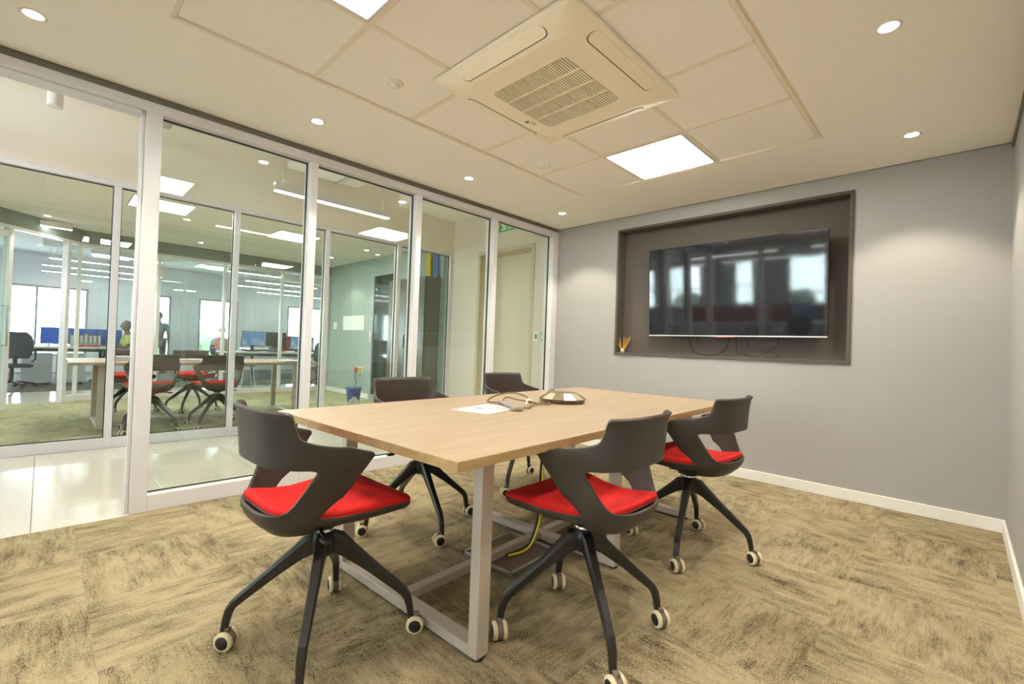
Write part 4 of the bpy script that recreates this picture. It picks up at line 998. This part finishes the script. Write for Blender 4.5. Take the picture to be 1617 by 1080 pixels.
desk(-9.3, -4.07, 1.1, 1.75, 'white office desk on the left below the blue divider')
divider(-9.83, -3.55, .726, 1.25, .36, 'divider_blue', 'blue fabric divider behind the left office desk')
pedestal(-9.1, -4.20, 'grey drawer pedestal under the left office desk, left one', 0); pedestal(-9.05, -3.74, 'grey drawer pedestal under the left office desk, right one', 0)
books(-9.62, -3.72, .726, 7, 'olive and pale file, %s from the left, before the blue divider', 'files by the blue divider', .26)
books(-9.1, -3.5, .726, 2, 'flat file on the left office desk, %s from the bottom', 'flat files on the left desk', mats=('folder_red', 'book_pale'), flat=True, rz=R(90))
task_chair(-8.40, -4.5, R(100), 'black mesh office chair at the left edge by the glass door')
task_chair(-9.3, -2.83, R(190), 'black office chair of the man in olive shirt')
# desks on the right part
desk(-7.75, -.55, .9, 1.9, 'dark legged desk with the blue monitor and phone', top='desk_white')
desk(-10.9, .75, 1.0, 1.9, 'white desk under the bright middle window')
monitor(-7.80, -.90, .726, R(10), 'blue lit monitor seen through the middle pane')
monitor(-7.95, -.38, .726, R(185), 'dark backed monitor standing beside the blue one', w_=.46)
monitor(-7.60, .08, .726, R(5), 'wide monitor with blue and white picture by the red divider', w_=.56, h_=.30, lift=.06)
divider(-8.15, .05, .726, .9, .36, 'divider_red', 'red fabric divider behind the wide monitor')
books(-8.0, -1.50, .726, 3, 'upright red or orange folder by the monitors, %s from the left', 'folders on the monitor desk', .28, ('folder_red', 'folder_orange'))
pn = thing('desk_phone', 'black desk phone with raised handset beside the monitors', 'telephone', (-7.45, -.55, .726), R(30))
MB().prism([(-.09, 0), (.09, 0), (.09, .03), (-.09, .11)], -.08, .08, lambda x, y, z: (x, z, y)).build('base', 'monitor_black', pn); MB().tube([(-.07, -.09, .10), (0, -.09, .09), (.07, -.09, .05)], .016, 8).build('handset', 'monitor_black', pn)
st = thing('stool', 'round black stool beside the dark desk leg', 'stool', (-6.9, -1.25, .0))
MB().lathe([(.01, .46), (.16, .46), (.17, .48), (.165, .51), (.01, .52)], 20).build('seat', 'black_plastic', st)
for k in range(4): a = R(45 + 90 * k); MB().tube([(.11 * math.cos(a), .11 * math.sin(a), .46), (.18 * math.cos(a), .18 * math.sin(a), .01)], .010, 8).build('leg', 'steel', st)
task_chair(-6.75, .18, R(80), 'black headrest office chair near the green grey wall', True)
task_chair(-10.1, -.95, R(-95), 'dark office chair of the person in white shirt', fabric='divider_blue')
desk(-10.7, 3.1, 1.1, 2.0, 'white desk under the right hand office window'); monitor(-10.6, 2.8, .726, R(0), 'monitor on the right hand window desk')
# pendants in the open office
for i, (x, y0, y1) in enumerate(((-7.5, -3.6, -2.6), (-7.5, -1.9, -.4), (-8.9, -4.1, -2.5), (-8.9, -.8, .9), (-10.3, -4.2, -2.2), (-10.3, -.6, 1.2), (-11.7, -4.2, -2.2), (-11.7, .3, 2.4))):
    linear_pendant(x, y0, x, y1, 2.38, 'open office linear pendant, row %s from the glass, %s' % (['one', 'two', 'three', 'four'][[-7.5, -8.9, -10.3, -11.7].index(x)], ['left end', 'middle', 'right end', 'right'][[0, 2, 0, 2, 0, 2, 0, 2][i]]), HC, 'open office linear pendants')
for i, (x, y) in enumerate(((-8.2, -3.2), (-9.6, .5))):
    d_ = thing('office_duct', ['pale air duct under the office ceiling on the left', 'pale air duct under the office ceiling on the right'][i], 'duct', (x, y, 2.56)); RB(-.35, .35, -1.0, 1.0, 0, .25, r=.02).build('duct_body', 'wall_white', d_); RB(-.2, .2, -.5, .5, -.012, .0, r=.004).build('diffuser_grille', 'duct_metal', d_)
# ------------------------------------------------------------------ people
def skinmesh(joints, edges, mat, sub=1):
    names = list(joints); me = D.meshes.new('body'); me.from_pydata([joints[n][0] for n in names], [(names.index(a), names.index(b)) for a, b in edges], []); me.update()
    o = D.objects.new('bake', me); COL.objects.link(o); md = o.modifiers.new('skin', 'SKIN'); md.use_smooth_shade = True
    for i, n in enumerate(names): 
        r_ = joints[n][1]; me.skin_vertices[0].data[i].radius = (r_, r_) if not isinstance(r_, tuple) else r_
    me.skin_vertices[0].data[0].use_root = True
    s_ = o.modifiers.new('sub', 'SUBSURF'); s_.levels = sub; s_.render_levels = sub
    dg = bpy.context.evaluated_depsgraph_get(); out = D.meshes.new_from_object(o.evaluated_get(dg)); D.objects.remove(o)
    out.materials.clear(); out.materials.append(MATS[mat]); out.polygons.foreach_set('use_smooth', [True] * len(out.polygons)); return out
def person(x, y, z0, rz, pose, label, shirt):
    t = thing('person', label, 'person', (x, y, z0), rz)
    J = {}
    t.scale = (.94,) * 3; sit = pose == 'sit'; hz = .55 if sit else .90
    J['pelvis'] = ((0, 0, hz), .13); J['waist'] = ((0, .01, hz + .16), .115); J['chest'] = ((0, .03 if sit else 0, hz + .36), .14); J['neck0'] = ((0, .03 if sit else 0, hz + .49), .07)
    J['neck'] = ((0, .04 if sit else .01, hz + .56), .05); J['skull'] = ((0, .055 if sit else .02, hz + .62), .055)
    E_ = [('pelvis', 'waist'), ('waist', 'chest'), ('chest', 'neck0'), ('neck0', 'neck'), ('neck', 'skull')]
    for s, k in ((1, 'r'), (-1, 'l')):
        J['sh' + k] = ((s * .18, .02, hz + .45), .058)
        if sit: J['el' + k] = ((s * .23, .10, hz + .20), .042); J['wr' + k] = ((s * .15, .34, hz + .25), .028); hd = Vector((-s * .15, 1, 0)).normalized()
        else: J['el' + k] = ((s * .25, -.03, hz + .17), .042); J['wr' + k] = ((s * .21, .10, hz - .03), .028); hd = Vector((-s * .2, .45, -1)).normalized()
        w_ = Vector(J['wr' + k][0]); J['pa' + k] = (tuple(w_ + hd * .06), .026)
        side = hd.cross(Vector((0, 0, 1))).normalized() if sit else Vector((0, 1, 0)); E_ += [('chest', 'sh' + k), ('sh' + k, 'el' + k), ('el' + k, 'wr' + k), ('wr' + k, 'pa' + k)]
        for q, (o_, l_) in enumerate(((-.027, .070), (-.009, .082), (.009, .078), (.027, .062))):
            b_ = w_ + hd * .085 + side * o_; J['f%d%s' % (q, k)] = (tuple(b_), .009); J['g%d%s' % (q, k)] = (tuple(b_ + hd * l_ * .8 + Vector((0, 0, -.015))), .007); E_ += [('pa' + k, 'f%d%s' % (q, k)), ('f%d%s' % (q, k), 'g%d%s' % (q, k))]
        th = w_ + hd * .05 + side * (-.045); J['th' + k] = (tuple(th), .010); E_.append(('wr' + k, 'th' + k))
        J['hi' + k] = ((s * .10, .02, hz - .04), .085)
        if sit: J['kn' + k] = ((s * .13, .42, hz - .02), .062); J['an' + k] = ((s * .13, .40, .08), .042); J['to' + k] = ((s * .14, .56, .035), .036)
        else: J['kn' + k] = ((s * .10, .02, .48), .060); J['an' + k] = ((s * .10, -.01, .08), .042); J['to' + k] = ((s * .12, .14, .035), .036)
        E_ += [('pelvis', 'hi' + k), ('hi' + k, 'kn' + k), ('kn' + k, 'an' + k), ('an' + k, 'to' + k)]
    me = skinmesh(J, E_, 'skin_brown')
    # head: shaped ellipsoid with nose, ears, brow, joined into the body mesh
    bm = bmesh.new(); bm.from_mesh(me); hc = Vector((0, (.065 if sit else .03), hz + .70))
    def ell(c_, r3, n=12):
        g = bmesh.ops.create_uvsphere(bm, u_segments=n, v_segments=n - 2, radius=1)
        for v in g['verts']:
            zz = v.co.z; v.co = Vector((v.co.x * r3[0] * (1 - .18 * max(0, -zz)), v.co.y * r3[1], zz * r3[2])) + c_
    ell(hc, (.075, .094, .118), 16); ell(hc + Vector((0, .095, -.012)), (.014, .020, .024), 8); ell(hc + Vector((0, .080, -.062)), (.026, .012, .008), 8)
    for s in (-1, 1): ell(hc + Vector((s * .076, -.005, -.005)), (.010, .020, .030), 8); ell(hc + Vector((s * .030, .080, .015)), (.013, .010, .008), 8)
    bm.to_mesh(me); bm.free(); me.polygons.foreach_set('use_smooth', [True] * len(me.polygons)); link('body', me, t)
    S = {k: (p, r_ * 1.13 if 'neck0' not in k else r_ * .95) for k, (p, r_) in J.items() if k in ('pelvis', 'waist', 'chest', 'neck0', 'shr', 'shl', 'elr', 'ell')}
    for k in ('r', 'l'): a_, b_ = Vector(J['sh' + k][0]), Vector(J['el' + k][0]); S['el' + k] = (tuple(a_.lerp(b_, .75)), .058)
    link('shirt', skinmesh(S, [e_ for e_ in E_ if e_[0] in S and e_[1] in S], shirt), t)
    P_ = {k: (p, r_ * 1.14) for k, (p, r_) in J.items() if k in ('pelvis', 'hir', 'hil', 'knr', 'knl', 'anr', 'anl')}
    link('trousers', skinmesh(P_, [e_ for e_ in E_ if e_[0] in P_ and e_[1] in P_], 'trousers'), t)
    hm = MB(); n = 16; rg = []
    for k, zz in enumerate((-.25, 0, .3, .6, .85, .99)): r_ = math.sqrt(max(0, 1 - zz * zz)) * 1.06; rg.append([(hc.x + .077 * r_ * math.cos(2 * PI * a / n), hc.y - .012 + .092 * r_ * math.sin(2 * PI * a / n) * (.80 if math.sin(2 * PI * a / n) > 0 and zz < .5 else 1), hc.z + .124 * zz) for a in range(n)])
    me = loft(rg).mesh('hair'); me.materials.append(MATS['hair_black']); link('hair', me, t)
    for s in (-1, 1):
        p_ = J['tor' if s > 0 else 'tol'][0]; RB(-.045, .045, -.17, .08, -.035, .035, r=.02).build('shoe', 'black_plastic', t, p_)
    return t
person(-9.3, -2.85, .006, R(190), 'sit', 'seated man in olive green shirt working at the office desk', 'shirt_olive')
person(-11.7, -2.02, .006, R(60), 'stand', 'standing person in dark clothes in front of the narrow window', 'shirt_dark')
person(-10.1, -.95, .006, R(-95), 'sit', 'seated person in white shirt behind the far room chairs', 'shirt_white')

# ------------------------------------------------------------------ office mirrored in the television
for i, (x, y, lx) in enumerate(((-1.35, -8.35, 2.0), (.55, -8.1, 1.4), (2.6, -8.5, 1.6))):
    nm = ['left', 'middle', 'right'][i]
    desk(x, y, lx, .8, 'rear office desk mirrored in the television, %s' % nm, group='rear office desks')
    divider(x, y - .42, .726, lx - .2, .44, 'divider_red', 'red desk divider mirrored in the television, %s' % nm, R(90), 'rear office dividers')
    if i: monitor(x + .2, y, .726, R(80), 'monitor on the rear office desk mirrored in the television, %s' % nm)
    task_chair(x + (-1.5, .35, 0)[i], y + .8, R(180), 'rear office chair mirrored in the television, %s' % nm)
for i, (x0, x1, y) in enumerate(((-3.6, -2.0, -9.4), (-1.5, .4, -9.4), (.9, 2.8, -9.4), (-1.2, .6, -6.6), (1.2, 3.0, -6.6), (-4.6, -2.6, -7.2))):
    linear_pendant(x0, y, x1, y, 2.34, 'rear office linear pendant number %s mirrored in the television' % ['one', 'two', 'three', 'four', 'five', 'six'][i], HC, 'rear office linear pendants', up=True)
for i, (x, y) in enumerate(((-3.2, -9.2), (3.6, -7.3))):
    c_ = RB(-.19, .19, -.19, .19, 0, HC, r=.01).build('column', 'wall_white', None, (x, y, 0)); tag(c_, ['pale square column mirrored in the television', 'pale square column behind the meeting room on the right'][i], 'column', kind='structure')

# ------------------------------------------------------------------ outside the windows
def tree(x, y, h, label, r_=1.6):
    t = thing('tree', label, 'tree', (x, y, -3.2), 0, 'trees outside the windows')
    MB().tube([(0, 0, 0), (.05, .03, h * .5), (0, 0, h * .8)], .15, 8, taper=[.18, .13, .06]).build('trunk', 'concrete', t)
    bm = bmesh.new(); rr = random.Random(label)
    for k in range(7):
        g = bmesh.ops.create_icosphere(bm, subdivisions=2, radius=1)
        c_ = Vector((rr.uniform(-1, 1) * r_ * .6, rr.uniform(-1, 1) * r_ * .6, h * .72 + rr.uniform(-.25, .35) * h * .5)); s_ = r_ * rr.uniform(.4, .7)
        for v in g['verts']: v.co = v.co * s_ * rr.uniform(.85, 1.15) + c_
    me = D.meshes.new('crown'); bm.to_mesh(me); bm.free(); me.materials.append(MATS['foliage']); link('crown', me, t)
for i, (x, y, h) in enumerate(((-24, -3.5, 3.6), (-26, 1.0, 4.0), (-23, 4.5, 3.8), (-25, -8.5, 4.4), (-3.5, -24, 4.4), (1.5, -26, 4.8), (-9, -25, 4.5))):
    tree(x, y, h, 'round green tree outside the %s' % ['left office windows', 'middle office windows', 'right office windows', 'far left office windows', 'rear windows on the left', 'rear windows in the middle', 'rear windows at the corner'][i])
